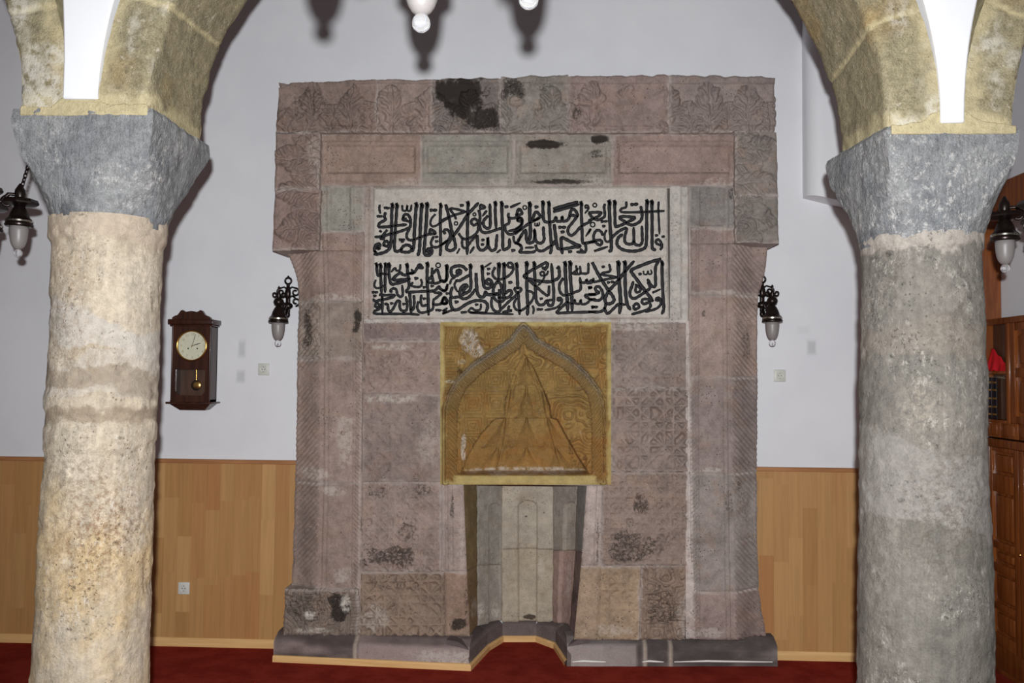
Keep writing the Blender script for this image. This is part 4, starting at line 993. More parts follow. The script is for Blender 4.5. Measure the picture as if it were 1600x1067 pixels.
# ---------------------------------------------------------------- columns
def column(cx, cy, r_prof, top4, zc, zb, mat, label, seed, collar, wx0, wx1, lean):
    C = empty('column', (cx, cy, 0), label, 'column', 'stone columns with grey capitals')
    # shaft
    nz, na = 260, 150
    z = np.linspace(0, zb + .04, nz); a = np.linspace(0, 2 * np.pi, na, endpoint=False)
    Z, A = np.meshgrid(z, a, indexing='ij')
    R = np.interp(Z, [p[0] for p in r_prof], [p[1] for p in r_prof])
    cxn, cyn = np.cos(A) * R, np.sin(A) * R
    R = R + .010 * fbm(cxn * 6, cyn * 6, Z * 5, s=seed) + .006 * fbm(cxn * 26, cyn * 26, Z * 22, s=seed + 3) - .008 * np.clip(fbm(cxn * 14, cyn * 14, Z * 12, s=seed + 5) - .18, 0, 1) * 3
    for bz, bh, bo in collar:
        zz = Z + .05 * fbm(cxn * 5, cyn * 5, Z * 2, s=seed + 8)
        R = R + bo * sst(bh, bh * .55, np.abs(zz - bz))
    co = np.stack([np.cos(A) * R + lean * (1 - Z / zb), np.sin(A) * R, Z], -1).reshape(-1, 3)
    i = np.arange(nz * na).reshape(nz, na); j = np.roll(i, -1, 1)
    f = np.stack([i[:-1], j[:-1], j[1:], i[1:]], -1).reshape(-1, 4)
    o = link('shaft', mesh_np('shaft', co, f), M[mat], C)
    # capital : square block hewn down to the round shaft
    nl, na = 110, 220
    t_ = np.linspace(0, 1, nl); s_ = np.linspace(0, 4, na, endpoint=False)
    T4 = np.array(top4) - np.array([cx, cy])
    k = np.floor(s_).astype(int); fr = s_ - k
    sq = T4[k] * (1 - fr)[:, None] + T4[(k + 1) % 4] * fr[:, None]
    ang = np.unwrap(np.arctan2(sq[:, 1], sq[:, 0]))
    rb = np.interp(zb, [p[0] for p in r_prof], [p[1] for p in r_prof]) + .004
    circ = np.stack([np.cos(ang), np.sin(ang)], 1) * rb
    rt = np.hypot(sq[:, 0], sq[:, 1])
    rows = []
    for t in t_:
        m_ = t ** 1.25
        b = np.clip((t - .10) / .90, 0, 1) ** 1.35
        # chamfer the corners progressively
        lim = (np.min(rt) * 1.0) + (np.max(rt) - np.min(rt)) * (1 - np.clip(t * 1.05, 0, 1)) ** .8
        rr_ = np.minimum(rt, lim + .02)
        base = np.stack([np.cos(ang), np.sin(ang)], 1) * rr_[:, None]
        rows.append(base * (1 - b) + circ * b)
    XY = np.array(rows)
    Zc = zc + (zb - zc) * t_[:, None] * np.ones((1, na))
    nx = np.cos(ang)[None] * np.ones((nl, 1)); ny = np.sin(ang)[None] * np.ones((nl, 1))
    X, Yy = XY[..., 0], XY[..., 1]
    d = .012 * fbm(X * 7, Yy * 7, Zc * 7, s=seed + 20) + .008 * fbm(X * 24, Yy * 24, Zc * 20, s=seed + 21) - .012 * (1 - sst(0, .04, t_))[:, None] * (.6 + fbm(X * 14, Yy * 14, Zc * 3, s=seed + 22))
    X = X + nx * d; Yy = Yy + ny * d
    Zc = Zc + .018 * fbm(X * 9, Yy * 9, s=seed + 30) * (1 - t_[:, None]) * .5
    co = np.stack([X, Yy, Zc], -1).reshape(-1, 3)
    i = np.arange(nl * na).reshape(nl, na); j = np.roll(i, -1, 1)
    f = np.stack([i[:-1], i[1:], j[1:], j[:-1]], -1).reshape(-1, 4)
    me = mesh_np('capital', co, [tuple(q) for q in f] + [tuple(range(na))])
    bm = bmesh.new(); bm.from_mesh(me); bmesh.ops.recalc_face_normals(bm, faces=bm.faces); bm.to_mesh(me); bm.free()
    me.set_sharp_from_angle(angle=math.radians(55))
    link('capital', me, M['capital'], C)
    xs_ = np.linspace(wx0, wx1, 90)
    tp = zc + .010 + .018 * fbm(xs_ * 14, xs_ * 0, s=seed + 40) + .045 * np.exp(-((xs_ - (wx0 + wx1) / 2 + .015) / .09) ** 4)
    pts_ = [(x - cx, z) for x, z in zip(xs_, tp)] + [(wx1 - cx, zc - .03), (wx0 - cx, zc - .03)]
    m_ = MB().prism(pts_, lambda q: (q[0], 3.196 - cy, q[1]), lambda q: (q[0], 3.69 - cy, q[1]))
    b_ = m_.build('mortar_bed', M['tuff'], C, 40)
    bv = b_.modifiers.new('bevel', 'BEVEL'); bv.width = .006; bv.segments = 2; bv.limit_method = 'ANGLE'; bv.angle_limit = math.radians(50)
    at_ = b_.data.attributes.new('mortar', 'FLOAT', 'POINT'); at_.data.foreach_set('value', np.ones(len(b_.data.vertices), np.float32))
    return C
column(-1.862, 3.45, [(0, .232), (.62, .225), (1.6, .213), (2.0, .212), (2.6, .2165)], [(-2.142, 3.20), (-1.566, 3.20), (-1.560, 3.75), (-2.15, 3.75)], 2.952, 2.50, 'shaftL',
       'cream limewashed round stone column nearest the pendulum clock', 301, [(2.49, .07, .014), (1.78, .05, .006), (1.635, .055, .007)], -2.112, -1.590, -.034)
column(1.554, 3.47, [(0, .266), (.70, .257), (1.6, .239), (2.45, .224)], [(1.311, 3.20), (1.812, 3.20), (1.80, 3.74), (1.25, 3.72)], 2.872, 2.44, 'shaftR',
       'grey limewashed round stone column beside the wooden cabinet', 331, [(2.46, .05, .010), (1.86, .13, .004)], 1.330, 1.800, 0.0)

# ---------------------------------------------------------------- stone arches between the columns
def arch(name, xl, xr, zl, zr, label, seed, rise=1.30, ring=.205, yf=3.20, ybk=3.70):
    a = (xr - xl) / 2; xc = (xl + xr) / 2
    na, nw, nd = 420, 16, 34
    th = np.linspace(0, np.pi, na)
    base = lambda th: np.interp(th, [0, np.pi], [zl, zr])
    def pt(th, off):
        x = xc - (a + off) * np.cos(th); z = base(th) + (rise + off) * np.sin(th); return x, z
    # stilt a little so the ring stands on the capital
    prof = [(i / (nw - 1) * ring, yf) for i in range(nw)][::-1] + [(0, yf + (ybk - yf) * i / (nd - 1)) for i in range(1, nd)] + [(i / (nw - 1) * ring, ybk) for i in range(1, nw)]
    k = len(prof)
    O = np.array([p[0] for p in prof]); Yv = np.array([p[1] for p in prof])
    TH, OO = np.meshgrid(th, O, indexing='ij'); _, YY = np.meshgrid(th, Yv, indexing='ij')
    X, Z = pt(TH, OO)
    nxx = np.cos(TH); nzz = -np.sin(TH)
    d = .012 * fbm(X * 5, YY * 5, Z * 5, s=seed) + .006 * fbm(X * 22, YY * 22, Z * 22, s=seed + 4)
    edge = np.minimum(np.abs(OO) + np.abs(YY - yf), np.abs(OO) + np.abs(YY - ybk))
    d = d - .010 * (1 - sst(0, .03, edge)) * (1 + 1.2 * fbm(X * 9, YY * 9, Z * 9, s=seed + 6))
    # voussoir joints
    L = TH * a
    js = np.cumsum(np.array([.0, .47, .44, .50, .42, .47, .45, .48, .46, .44, .5, .46]))
    mo = np.zeros_like(TH)
    wob = .03 * fbm(X * 6, YY * 6, Z * 6, s=seed + 8)
    for q in js:
        dd = np.abs(L - q + wob - .10 * (YY - yf))
        mo = np.maximum(mo, 1 - sst(.006, .018, dd + .010 * fbm(X * 30, YY * 30, Z * 30, s=seed + 31)))
    dn = np.minimum(TH, np.pi - TH) * a
    mo = np.maximum(mo, .9 * (1 - sst(.03, .09, dn + .06 * fbm(X * 12, YY * 12, Z * 12, s=seed + 9))))
    front_ = (YY < yf + .01)
    mo = np.maximum(mo, .7 * front_ * sst(ring - .07, ring - .02, OO + .05 * fbm(X * 10, YY, Z * 10, s=seed + 12)))
    pa = .55 * front_ * sst(.05, .4, fbm(X * 8, YY, Z * 6, s=seed + 14)) 
    d = d - .006 * mo * (dn > .1)
    X = X + nxx * d * (OO < .01); Z = Z + nzz * d * (OO < .01); Yd = YY - d * front_
    co = np.stack([X, Yd, Z], -1).reshape(-1, 3)
    i = np.arange(na * k).reshape(na, k)
    f = np.stack([i[:-1, :-1], i[:-1, 1:], i[1:, 1:], i[1:, :-1]], -1).reshape(-1, 4)
    top = np.stack([i[:-1, -1], i[:-1, 0], i[1:, 0], i[1:, -1]], -1)
    fs = [tuple(q) for q in np.concatenate([f, top])] + [tuple(i[0]), tuple(i[-1][::-1])]
    me = mesh_np(name, co, fs, True, {'mortar': mo, 'pale': pa, 'stain': mo * 0})
    bm = bmesh.new(); bm.from_mesh(me); bmesh.ops.recalc_face_normals(bm, faces=bm.faces); bm.to_mesh(me); bm.free()
    me.set_sharp_from_angle(angle=math.radians(50))
    o = link(name, me, M['tuff'])
    tag(o, label, 'arch', 'yellow stone arches')
    def ext(x, off):
        u = np.clip((x - xc) / (a + off), -1, 1)
        return zl + (zr - zl) * (1 - (u * -1 + 1) / 2) + (rise + off) * np.sqrt(1 - u * u)
    return ext, xl, xr
ZL, ZR = 2.956, 2.876
ext_c = arch('stone_arch', -1.585, 1.315, ZL, ZR, 'yellow stone arch spanning between the two columns before the niche', 401)
ext_l = arch('stone_arch', -5.02, -2.12, ZL, ZL, 'yellow stone arch springing left from the cream column', 421)
ext_r = arch('stone_arch', 1.805, 4.705, ZR, ZR, 'yellow stone arch springing right from the grey column', 441)
# white plaster spandrels over the columns
def spandrel_grid(name, xc0, xc1, x0, x1, extL, extR, zb, off, fl_, fr_):
    # x0..x1 is the plaster foot; above, it widens along the extrados of each ring
    zs = np.concatenate([np.linspace(zb, zb + 1.0, 60), np.linspace(zb + 1.05, 4.44, 50)])
    def xl(z):   # extrados of left ring on its right half
        g = np.linspace(xc0, x0 + .02, 1200); e = extL[0](g, off)
        ok = g[e <= z]
        return ok.min() if len(ok) else g[-1]
    def xr(z):
        g = np.linspace(x1 - .02, xc1, 1200); e = extR[0](g, off)
        ok = g[e <= z]
        return ok.max() if len(ok) else g[0]
    Lx = np.array([min(x0, xl(z)) for z in zs]); Rx = np.array([max(x1, xr(z)) for z in zs])
    k_ = sst(.55, 1.1, zs - zb); Lx = x0 + (Lx - x0) * (fl_ + (1 - fl_) * k_); Rx = x1 + (Rx - x1) * (fr_ + (1 - fr_) * k_)
    pts = [(a, z) for a, z in zip(Lx, zs)] + [(xc0, 5.6), (xc1, 5.6)] + [(a, z) for a, z in zip(Rx[::-1], zs[::-1])]
    m = MB(); m.prism(pts, lambda q: (q[0], 3.184, q[1]), lambda q: (q[0], 3.716, q[1]))
    o = struct(m.build(name, M['wall'], smooth=40))
    b = o.modifiers.new('bevel', 'BEVEL'); b.width = .008; b.segments = 2; b.limit_method = 'ANGLE'; b.angle_limit = math.radians(60)
    return o
fx = lambda px, py: float(at(px, py, 3.19)[0])
spandrel_grid('wall_arcade_left', -3.57, -.135, fx(98, 155), fx(143, 155), ext_l, ext_c, float(at(120, 155, 3.19)[2]), .20, .22, .8)
spandrel_grid('wall_arcade_right', -.135, 3.255, fx(1470, 192), fx(1505, 192), ext_c, ext_r, float(at(1488, 192, 3.19)[2]), .20, .72, .62)

# ---------------------------------------------------------------- lamps
def circ(c, r, n=20, ax=(1, 0, 0), ay=(0, 0, 1)):
    return [Vector(c) + (Vector(ax) * math.cos(2 * math.pi * k / n) + Vector(ay) * math.sin(2 * math.pi * k / n)) * r for k in range(n)]
def spiral(c, r0, r1, a0, turns, sgn=1, n=22, ax=(1, 0, 0), ay=(0, 0, 1)):
    out = []
    for k in range(n + 1):
        t = k / n; r = r0 + (r1 - r0) * t; a = a0 + sgn * turns * 2 * math.pi * t
        out.append(Vector(c) + (Vector(ax) * math.cos(a) + Vector(ay) * math.sin(a)) * r)
    return out
def head_meshes(k=1.0):
    """glass bulb with crystal drop, ring and bell holder; z = 0 at the tip of the drop"""
    P = {}
    P['drop'] = MB().lathe([(0, 0), (.010, .0015), (.018, .008), (.0215, .018), (.0205, .028), (.016, .036), (.011, .041), (.012, .045), (0, .046)], n=28)
    P['glass'] = MB().lathe([(0, .040), (.012, .041), (.022, .047), (.031, .060), (.038, .080), (.042, .105), (.0445, .135), (.045, .160), (.040, .164)], n=36)
    P['ring'] = MB().lathe([(.040, .158), (.060, .158), (.066, .163), (.067, .170), (.062, .178), (.062, .181)], n=36)
    P['band'] = MB().lathe([(.0625, .180), (.0645, .182), (.0645, .190), (.0625, .192)], n=36)
    P['bell'] = MB().lathe([(.062, .192), (.056, .200), (.050, .204), (.046, .214), (.040, .234), (.030, .254), (.024, .264), (0, .266)], n=32)
    for q in P.values(): bmesh.ops.scale(q.bm, vec=(k, k, k), verts=q.bm.verts)
    return P
def lamp_head(parent, loc, name='lamp_holder', k=1.0):
    P = head_meshes(k)
    h = P['bell'].build(name, M['iron'], parent, 35); h.location = loc
    P['ring'].build('ring', M['iron'], h, 35)
    P['band'].build('bright_band', M['chrome'], h, 35)
    g = P['glass'].build('glass_shade', M['frost'], parent, 60); g.location = loc
    P['drop'].build('crystal_drop', M['crystal'], g, 60)
    return h, g

def sconce(px, side, label):
    """px = picture x of the lamp axis; side = +1 back plate to the right of it"""
    gx, _, gz = at(px, 541, 5.52)
    yb = 5.52
    wx = at(px + side * 17, 470, WALL)[0]
    S = empty('wall_sconce', (wx, WALL, gz + .30), label, 'wall lamp', 'bronze wall sconces beside the niche')
    o = Vector((gx - wx, yb - WALL, -.30))
    lamp_head(S, o)
    # back plate: lyre with ring on top and scrolls
    m = MB()
    yy = -.018
    m.box((-.016, -.026, -.06), (.016, -.001, .13), .008, 2)
    m.sphere((0, -.022, .08), .022, 1, .8, 1.9); m.sphere((0, -.03, -.01), .034, 1.2, .8, .8); m.sphere((0, -.022, -.07), .020, 1, .8, 1.3)
    m.tube(circ((0, yy, .168), .022, 18), .0075, 8, True); m.sphere((0, yy, .198), .008); m.sphere((0, yy, .138), .013)
    for s in (-1, 1):
        m.tube(spiral((s * .052, yy, .088), .030, .010, math.pi / 2, 1.15, -s), .007, 8)
        m.tube(spiral((s * .056, yy, .020), .030, .010, -math.pi / 2, 1.1, s), .0075, 8)
        m.tube([(s * .010, yy, .05), (s * .030, yy, .062), (s * .052, yy, .050)], .007, 8)
        m.tube([(s * .010, yy, .11), (s * .028, yy, .125), (s * .050, yy, .118)], .006, 8)
    m.build('back_plate', M['iron'], S, 50)
    a = MB()
    top = o + Vector((0, 0, .27))
    e = Vector((0, -.03, -.045))
    mid = (e + top) / 2 + Vector((0, 0, -.05))
    a.tube([e, e + (top - e) * .2 + Vector((0, 0, -.045)), e + (top - e) * .5 + Vector((0, 0, -.055)), e + (top - e) * .8 + Vector((0, 0, -.02)), top + Vector((0, 0, .012))], [.012, .010, .010, .010, .012], 10)
    a.tube(spiral(e + (top - e) * .35 + Vector((0, 0, .02)), .032, .010, -math.pi / 2, 1.2, 1, ax=(0, -1, 0)), .007, 8)
    a.tube(spiral(Vector((-side * 0 + (top.x) * .6, top.y * .6, -.02)), .030, .010, 0, 1.3, -1), .007, 8)
    a.build('arm', M['iron'], S, 50)
    f = MB().lathe([(0, .262), (.022, .264), (.018, .272), (.030, .282), (.036, .300), (.030, .318), (.014, .328), (.012, .340), (.016, .350), (.009, .366), (.006, .392), (.010, .398), (0, .412)], n=20)
    f.tube(spiral((.028, 0, .352), .020, .006, math.pi, 1.1, 1), .0055, 8); f.tube(spiral((-.028, 0, .352), .020, .006, 0, 1.1, -1), .0055, 8)
    fo = f.build('finial', M['iron'], S, 45); fo.location = o
    return S
sconce(434, 1, 'bronze wall sconce with frosted glass, left of the carved niche')
sconce(1207, -1, 'bronze wall sconce with frosted glass, right of the carved niche')

def chain(p0, p1, parent, n=None, r=.0035, l=.030):
    p0, p1 = Vector(p0), Vector(p1); d = p1 - p0; L = d.length; n = n or int(L / (l * .72)); d.normalize()
    s = d.cross(Vector((.31, .95, .02))).normalized(); w = d.cross(s)
    m = MB()
    for k in range(n):
        c = p0 + d * (k + .5) * L / n; q = s if k % 2 else w
        m.tube([c + d * math.cos(a) * l * .5 + q * math.sin(a) * l * .28 for a in [2 * math.pi * i / 12 for i in range(12)]], r, 6, True)
    return m.build('chain', M['iron'], parent, 60)
def chandelier(cx, cy, zt, R, n, ph, label, ch=None, sk=1.0):
    """zt = height of the crystal drops' tips"""
    C = empty('chandelier', (cx, cy, 5.6), label, 'chandelier', 'bronze chandeliers with frosted glass')
    z0 = zt - 5.6
    hb = MB().lathe([(0, .02), (.012, .03), (.02, .05), (.012, .07), (.03, .10), (.055, .15), (.062, .19), (.045, .24), (.022, .29), (.028, .33), (.018, .40), (.026, .46), (.012, .52), (.010, .60), (0, .61)], n=28)
    h = hb.build('hub', M['iron'], C, 40); h.location = (0, 0, z0 + .12)
    MB().lathe([(0, 0), (.06, 0), (.055, -.02), (.03, -.04), (.012, -.06), (0, -.061)], n=24).build('ceiling_rose', M['iron'], C, 40)
    chain((0, 0, -.05), (0, 0, z0 + .72), C, None, .004, .04)
    for k in range(n):
        a = ph + 2 * math.pi * k / n
        dx, dy = math.cos(a), math.sin(a)
        p = lambda r, z: Vector((dx * r, dy * r, z0 + z))
        m = MB()
        zt_ = .285
        m.tube([p(.04, .30), p(.09, .25), p(.15, .235), p(.20, .27), p(R - .05, .325 + .26 * (sk - 1)), p(R - .012, .325 + .26 * (sk - 1)), p(R, .300 + .26 * (sk - 1))], [.010] * 7, 10)
        m.tube(spiral(p(.12, .285), .034, .010, -math.pi / 2, 1.2, 1, ax=(dx, dy, 0)), .007, 8)
        m.tube(spiral(p(R - .055, .285), .030, .010, math.pi / 2, 1.2, 1, ax=(dx, dy, 0)), .007, 8)
        ar = m.build('arm', M['iron'], C, 50)
        loc = Vector((dx * R, dy * R, z0))
        lamp_head(C, loc, 'lamp_holder', sk)
        d = MB().lathe([(.024, .262), (.060, .268), (.088, .276), (.090, .284), (.082, .300), (.030, .304), (0, .304)], n=8, ph=.5).lathe([(.012, .303), (.024, .312), (.027, .33), (.024, .35), (.012, .372), (.004, .385), (0, .386)], n=16)
        do = d.build('dish', M['iron'], C, 30); do.location = loc + Vector((0, 0, .265 * (sk - 1)))
    if ch: chain(Vector(ch[0]) - C.location, Vector(ch[1]) - C.location, C, None, .0035, .030)
    return C
# main chandelier : only its lowest bulbs dip into the picture
b1 = at(658, 50, 2.25)
zt = float(b1[2])
wp = at(825, 87, WALL); b2 = _p + (wp - _p) * (zt - _p[2]) / (wp[2] - _p[2])
d12 = (b2 - b1)[:2]; half = np.linalg.norm(d12) / 2
mid = (b1 + b2)[:2] / 2
nrm = np.array([d12[1], -d12[0]]); nrm /= np.linalg.norm(nrm)
if nrm[1] > 0: nrm = -nrm
R = half / math.sin(math.pi / 5)
cc_ = mid + nrm * R * math.cos(math.pi / 5)
ph = math.atan2(b1[1] - cc_[1], b1[0] - cc_[0])
chandelier(cc_[0], cc_[1], zt, R, 5, ph, 'bronze chandelier hanging in front of the arch, only its glass tips showing', None, 1.2)
# left aisle: the tip of one arm shows beside the cream column
bl = at(28, 402, 4.15)
ch_top = at(50, 240, 4.15); ch_bot = at(31, 303, 4.15)
chandelier(bl[0] - .295 * .856, bl[1] - .295 * .517, float(bl[2]), .295, 6, math.atan2(.517, .856), 'bronze chandelier in the left aisle, one lamp showing past the cream column', (ch_top + (ch_top - ch_bot) * 1.5, ch_bot))
br_ = at(1571, 426, 4.2)
chandelier(br_[0] + .295 * .858, br_[1] - .295 * .513, float(br_[2]), .295, 6, math.atan2(.513, -.858), 'bronze chandelier in the right aisle, one lamp showing past the grey column')

# ---------------------------------------------------------------- wall clock
def clock():
    yf = WALL - .13; c = at(299, 575, yf)
    K = empty('pendulum_clock', (c[0], WALL, at(299, 640, yf)[2]), 'dark walnut pendulum wall clock hanging right of the cream column', 'clock')
    g = lambda px, py, y=yf: Vector(at(px, py, y)) - K.location
    L_, R_ = g(268.5, 560).x, g(328, 560).x; T_, B_ = g(300, 507).z, g(300, 628).z
    yb = 0; y0 = yf - WALL
    m = MB()
    m.box((L_, y0 + .02, B_), (L_ + .016, yb, T_)).box((R_ - .016, y0 + .02, B_), (R_, yb, T_)).box((L_, -.012, B_), (R_, yb, T_))
    m.box((L_, y0 + .02, T_ - .016), (R_, yb, T_)).box((L_, y0 + .02, B_), (R_, yb, B_ + .016))
    m.build('case', M['walnut'], K)
    cl, cr = g(262, 503, yf - .02).x, g(333, 503, yf - .02).x
    MB().box((cl, y0 - .025, T_), (cr, 0, T_ + .036), .006, 2).box((cl + .01, y0 - .012, T_ - .012), (cr - .01, 0, T_), .004).build('cornice', M['walnut'], K, 40)
    xc = (L_ + R_) / 2; w = (R_ - L_) / 2; zt = T_ + .034
    pts = []
    half = [(1.0, 0), (1.0, .014), (.86, .026), (.74, .030), (.66, .042), (.56, .062), (.46, .066), (.40, .060), (.28, .052), (.12, .058), (0, .060)]
    for a, b in half: pts.append((xc + a * w, zt + b))
    for a, b in half[::-1][1:]: pts.append((xc - a * w, zt + b))
    MB().prism(pts, lambda q: (q[0], y0 - .012, q[1]), lambda q: (q[0], y0 + .016, q[1])).build('crest', M['walnut'], K)
    # door front with round and octagonal openings
    d0 = g(299.6, 540); rd = .103; p0, p1 = g(273, 577), g(321, 618)
    bm = bmesh.new()
    def ringloop(pts, y): return [bm.verts.new((x, y, z)) for x, z in pts]
    N = 48
    cir = [(d0.x + rd * math.cos(2 * math.pi * i / N), d0.z + rd * math.sin(2 * math.pi * i / N)) for i in range(N)]
    ch = .028
    octo = [(p0.x + .006, p1.z + ch), (p0.x + ch, p1.z), (p1.x - ch, p1.z), (p1.x - .006, p1.z + ch), (p1.x - .006, p0.z), (p0.x + .006, p0.z)]
    zm = (d0.z - rd + p0.z) / 2
    def plate(outer, inner):
        for y in (y0, y0 + .018):
            a = ringloop(outer, y); b = ringloop(inner, y)
            ed = [bm.edges.new((a[i], a[(i + 1) % len(a)])) for i in range(len(a))] + [bm.edges.new((b[i], b[(i + 1) % len(b)])) for i in range(len(b))]
            bmesh.ops.triangle_fill(bm, edges=ed, use_beauty=True)
            if y == y0: A = (a, b)
            else:
                for u, v_ in zip(A, (a, b)):
                    for i in range(len(u)): bm.faces.new((u[i], u[(i + 1) % len(u)], v_[(i + 1) % len(u)], v_[i]))
    plate([(L_, zm), (R_, zm), (R_, T_), (L_, T_)], cir)
    plate([(L_, B_), (R_, B_), (R_, zm), (L_, zm)], octo)
    bmesh.ops.recalc_face_normals(bm, faces=bm.faces)
    me = bpy.data.meshes.new('door'); bm.to_mesh(me); bm.free(); D = link('door', me, M['walnut'], K)
    MB().tube(circ((d0.x, y0 - .002, d0.z), rd, 48), .006, 10, True).build('bezel', M['brass'], D, 60)
    MB().box((p0.x + .004, y0 + .008, p1.z), (p1.x - .004, y0 + .010, p0.z)).build('pane', M['pane'], D)
    dl = MB(); dl.lathe([(0, 0), (rd + .004, 0), (rd + .004, .004), (0, .004)], n=48, M=Matrix.Translation((d0.x, y0 + .020, d0.z)) @ Matrix.Rotation(math.pi / 2, 4, 'X'))
    dial = dl.build('dial', M['dial'], K, 40)
    for i in range(12):
        a = math.pi / 2 - 2 * math.pi * (i + 1) / 12
        cu = bpy.data.curves.new('numeral', 'FONT'); cu.body = str(i + 1); cu.size = .024; cu.align_x = 'CENTER'; cu.align_y = 'CENTER'; cu.extrude = .0006
        to = bpy.data.objects.new('numeral', cu)
        me = bpy.data.meshes.new_from_object(to); bpy.data.objects.remove(to); bpy.data.curves.remove(cu)
        me.transform(Matrix.Translation((d0.x + .080 * math.cos(a), y0 + .0155, d0.z + .080 * math.sin(a))) @ Matrix.Rotation(math.pi / 2, 4, 'X'))
        link('numeral', me, M['dialgold'], dial)
    def hand(px, py, wd, y, back=.14):
        e = g(px, py) - d0; e.y = 0; s_ = Vector((-e.z, 0, e.x)).normalized() * wd
        c = Vector((d0.x, y, d0.z)); pts = [c - e * back + s_ * .7, c - e * back - s_ * .7, c + e * .75 - s_, c + e, c + e * .75 + s_]
        return MB().prism([0, 1, 2, 3, 4], lambda i: pts[i], lambda i: pts[i] + Vector((0, .0012, 0)))
    hand(305.4, 521, .0016, y0 + .006).build('minute_hand', M['black'], K)
    hand(313.5, 535.5, .0026, y0 + .009).build('hour_hand', M['black'], K)
    MB().sphere((d0.x, y0 + .008, d0.z), .004).build('hand_boss', M['brass'], K, 60)
    for px in (292.5, 306.8):
        q = g(px, 544.4); MB().lathe([(0, 0), (.0052, 0), (.0052, .001), (0, .001)], n=16, M=Matrix.Translation((q.x, y0 + .0157, q.z)) @ Matrix.Rotation(math.pi / 2, 4, 'X')).build('winding_hole', M['black'], dial)
    b = g(300.5, 602)
    bob = MB().lathe([(0, -.008), (.018, -.0066), (.034, -.002), (.036, 0), (.034, .002), (0, .003)], n=40, M=Matrix.Translation((b.x, y0 + .062, b.z)) @ Matrix.Rotation(math.pi / 2, 4, 'X') @ Matrix.Diagonal((1, 1, -1, 1)))
    pd = MB().tube([(b.x, y0 + .064, b.z + .17), (b.x, y0 + .064, b.z)], .003, 8).build('pendulum_rod', M['brass'], K, 60)
    bob.build('bob', M['brass'], pd, 60)
    MB().box((L_ + .016, -.020, B_ + .016), (R_ - .016, -.012, zm)).build('inner_back', M['cabdark'], K)
    MB().box((L_ - .030, y0 - .020, B_ - .012), (R_ + .030, 0, B_), .004, 2).build('bottom_shelf', M['walnut'], K, 40)
    zb = at(300, 641, yf)[2] - K.location.z
    m = MB(); ins = .045
    q = [(L_ - .01, B_ - .012), (R_ + .01, B_ - .012), (R_ - ins, zb), (L_ + ins, zb)]
    m.prism(q, lambda p: (p[0], y0 + (0 if p[1] > zb else .045), p[1]), lambda p: (p[0], 0, p[1])).build('bottom_tray', M['walnut'], K)
    for s_, x in ((1, L_ + .002), (-1, R_ - .002)):
        MB().lathe([(.007, 0), (.009, .006), (.006, .012), (.0065, T_ - B_ - .02), (.009, T_ - B_ - .01), (.007, T_ - B_)], c=(x, y0 + .002, B_), n=16).build('corner_pillar', M['walnut'], K, 40)
clock()

# ---------------------------------------------------------------- sockets
def socket(px, py, label, mat, y=WALL):
    c = at(px, py, y)
    S = empty('power_socket', (c[0], y, c[2]), label, 'socket', 'double pin power sockets')
    MB().box((-.040, -.011, -.042), (.040, -.0005, .042), .004, 2).build('plate', M[mat], S, 40)
    rot = Matrix.Rotation(math.pi / 2, 4, 'X')
    MB().lathe([(.019, .0155), (.022, .0165), (.0245, .0155), (.0245, .009), (0, .009)][::-1] + [(.019, .010), (0, .010)], n=36, M=rot).build('well_rim', M[mat], S, 40)
    MB().lathe([(0, 0), (.0185, 0), (.0185, .0013), (0, .0013)], n=32, M=Matrix.Translation((0, -.0105, 0)) @ rot).build('well', M['socketgrey'], S, 40)
    for s in (-1, 1):
        MB().lathe([(0, 0), (.0032, 0), (.0032, .001), (0, .001)], n=12, M=Matrix.Translation((s * .0095, -.0120, 0)) @ rot).build('pin_hole', M['black'], S)
        MB().box((-.004, -.0145, s * .0185 - .003), (.004, -.010, s * .0185 + .003)).build('earth_clip', M['chrome'], S)
    return S
socket(412.5, 577, 'grey power socket on white wall right of the clock', 'socketgrey')
socket(1218, 587, 'grey power socket on white wall below the right sconce', 'socketgrey')
socket(288, 918.5, 'white power socket low on the oak panelling', 'plastic', WALL - .022)

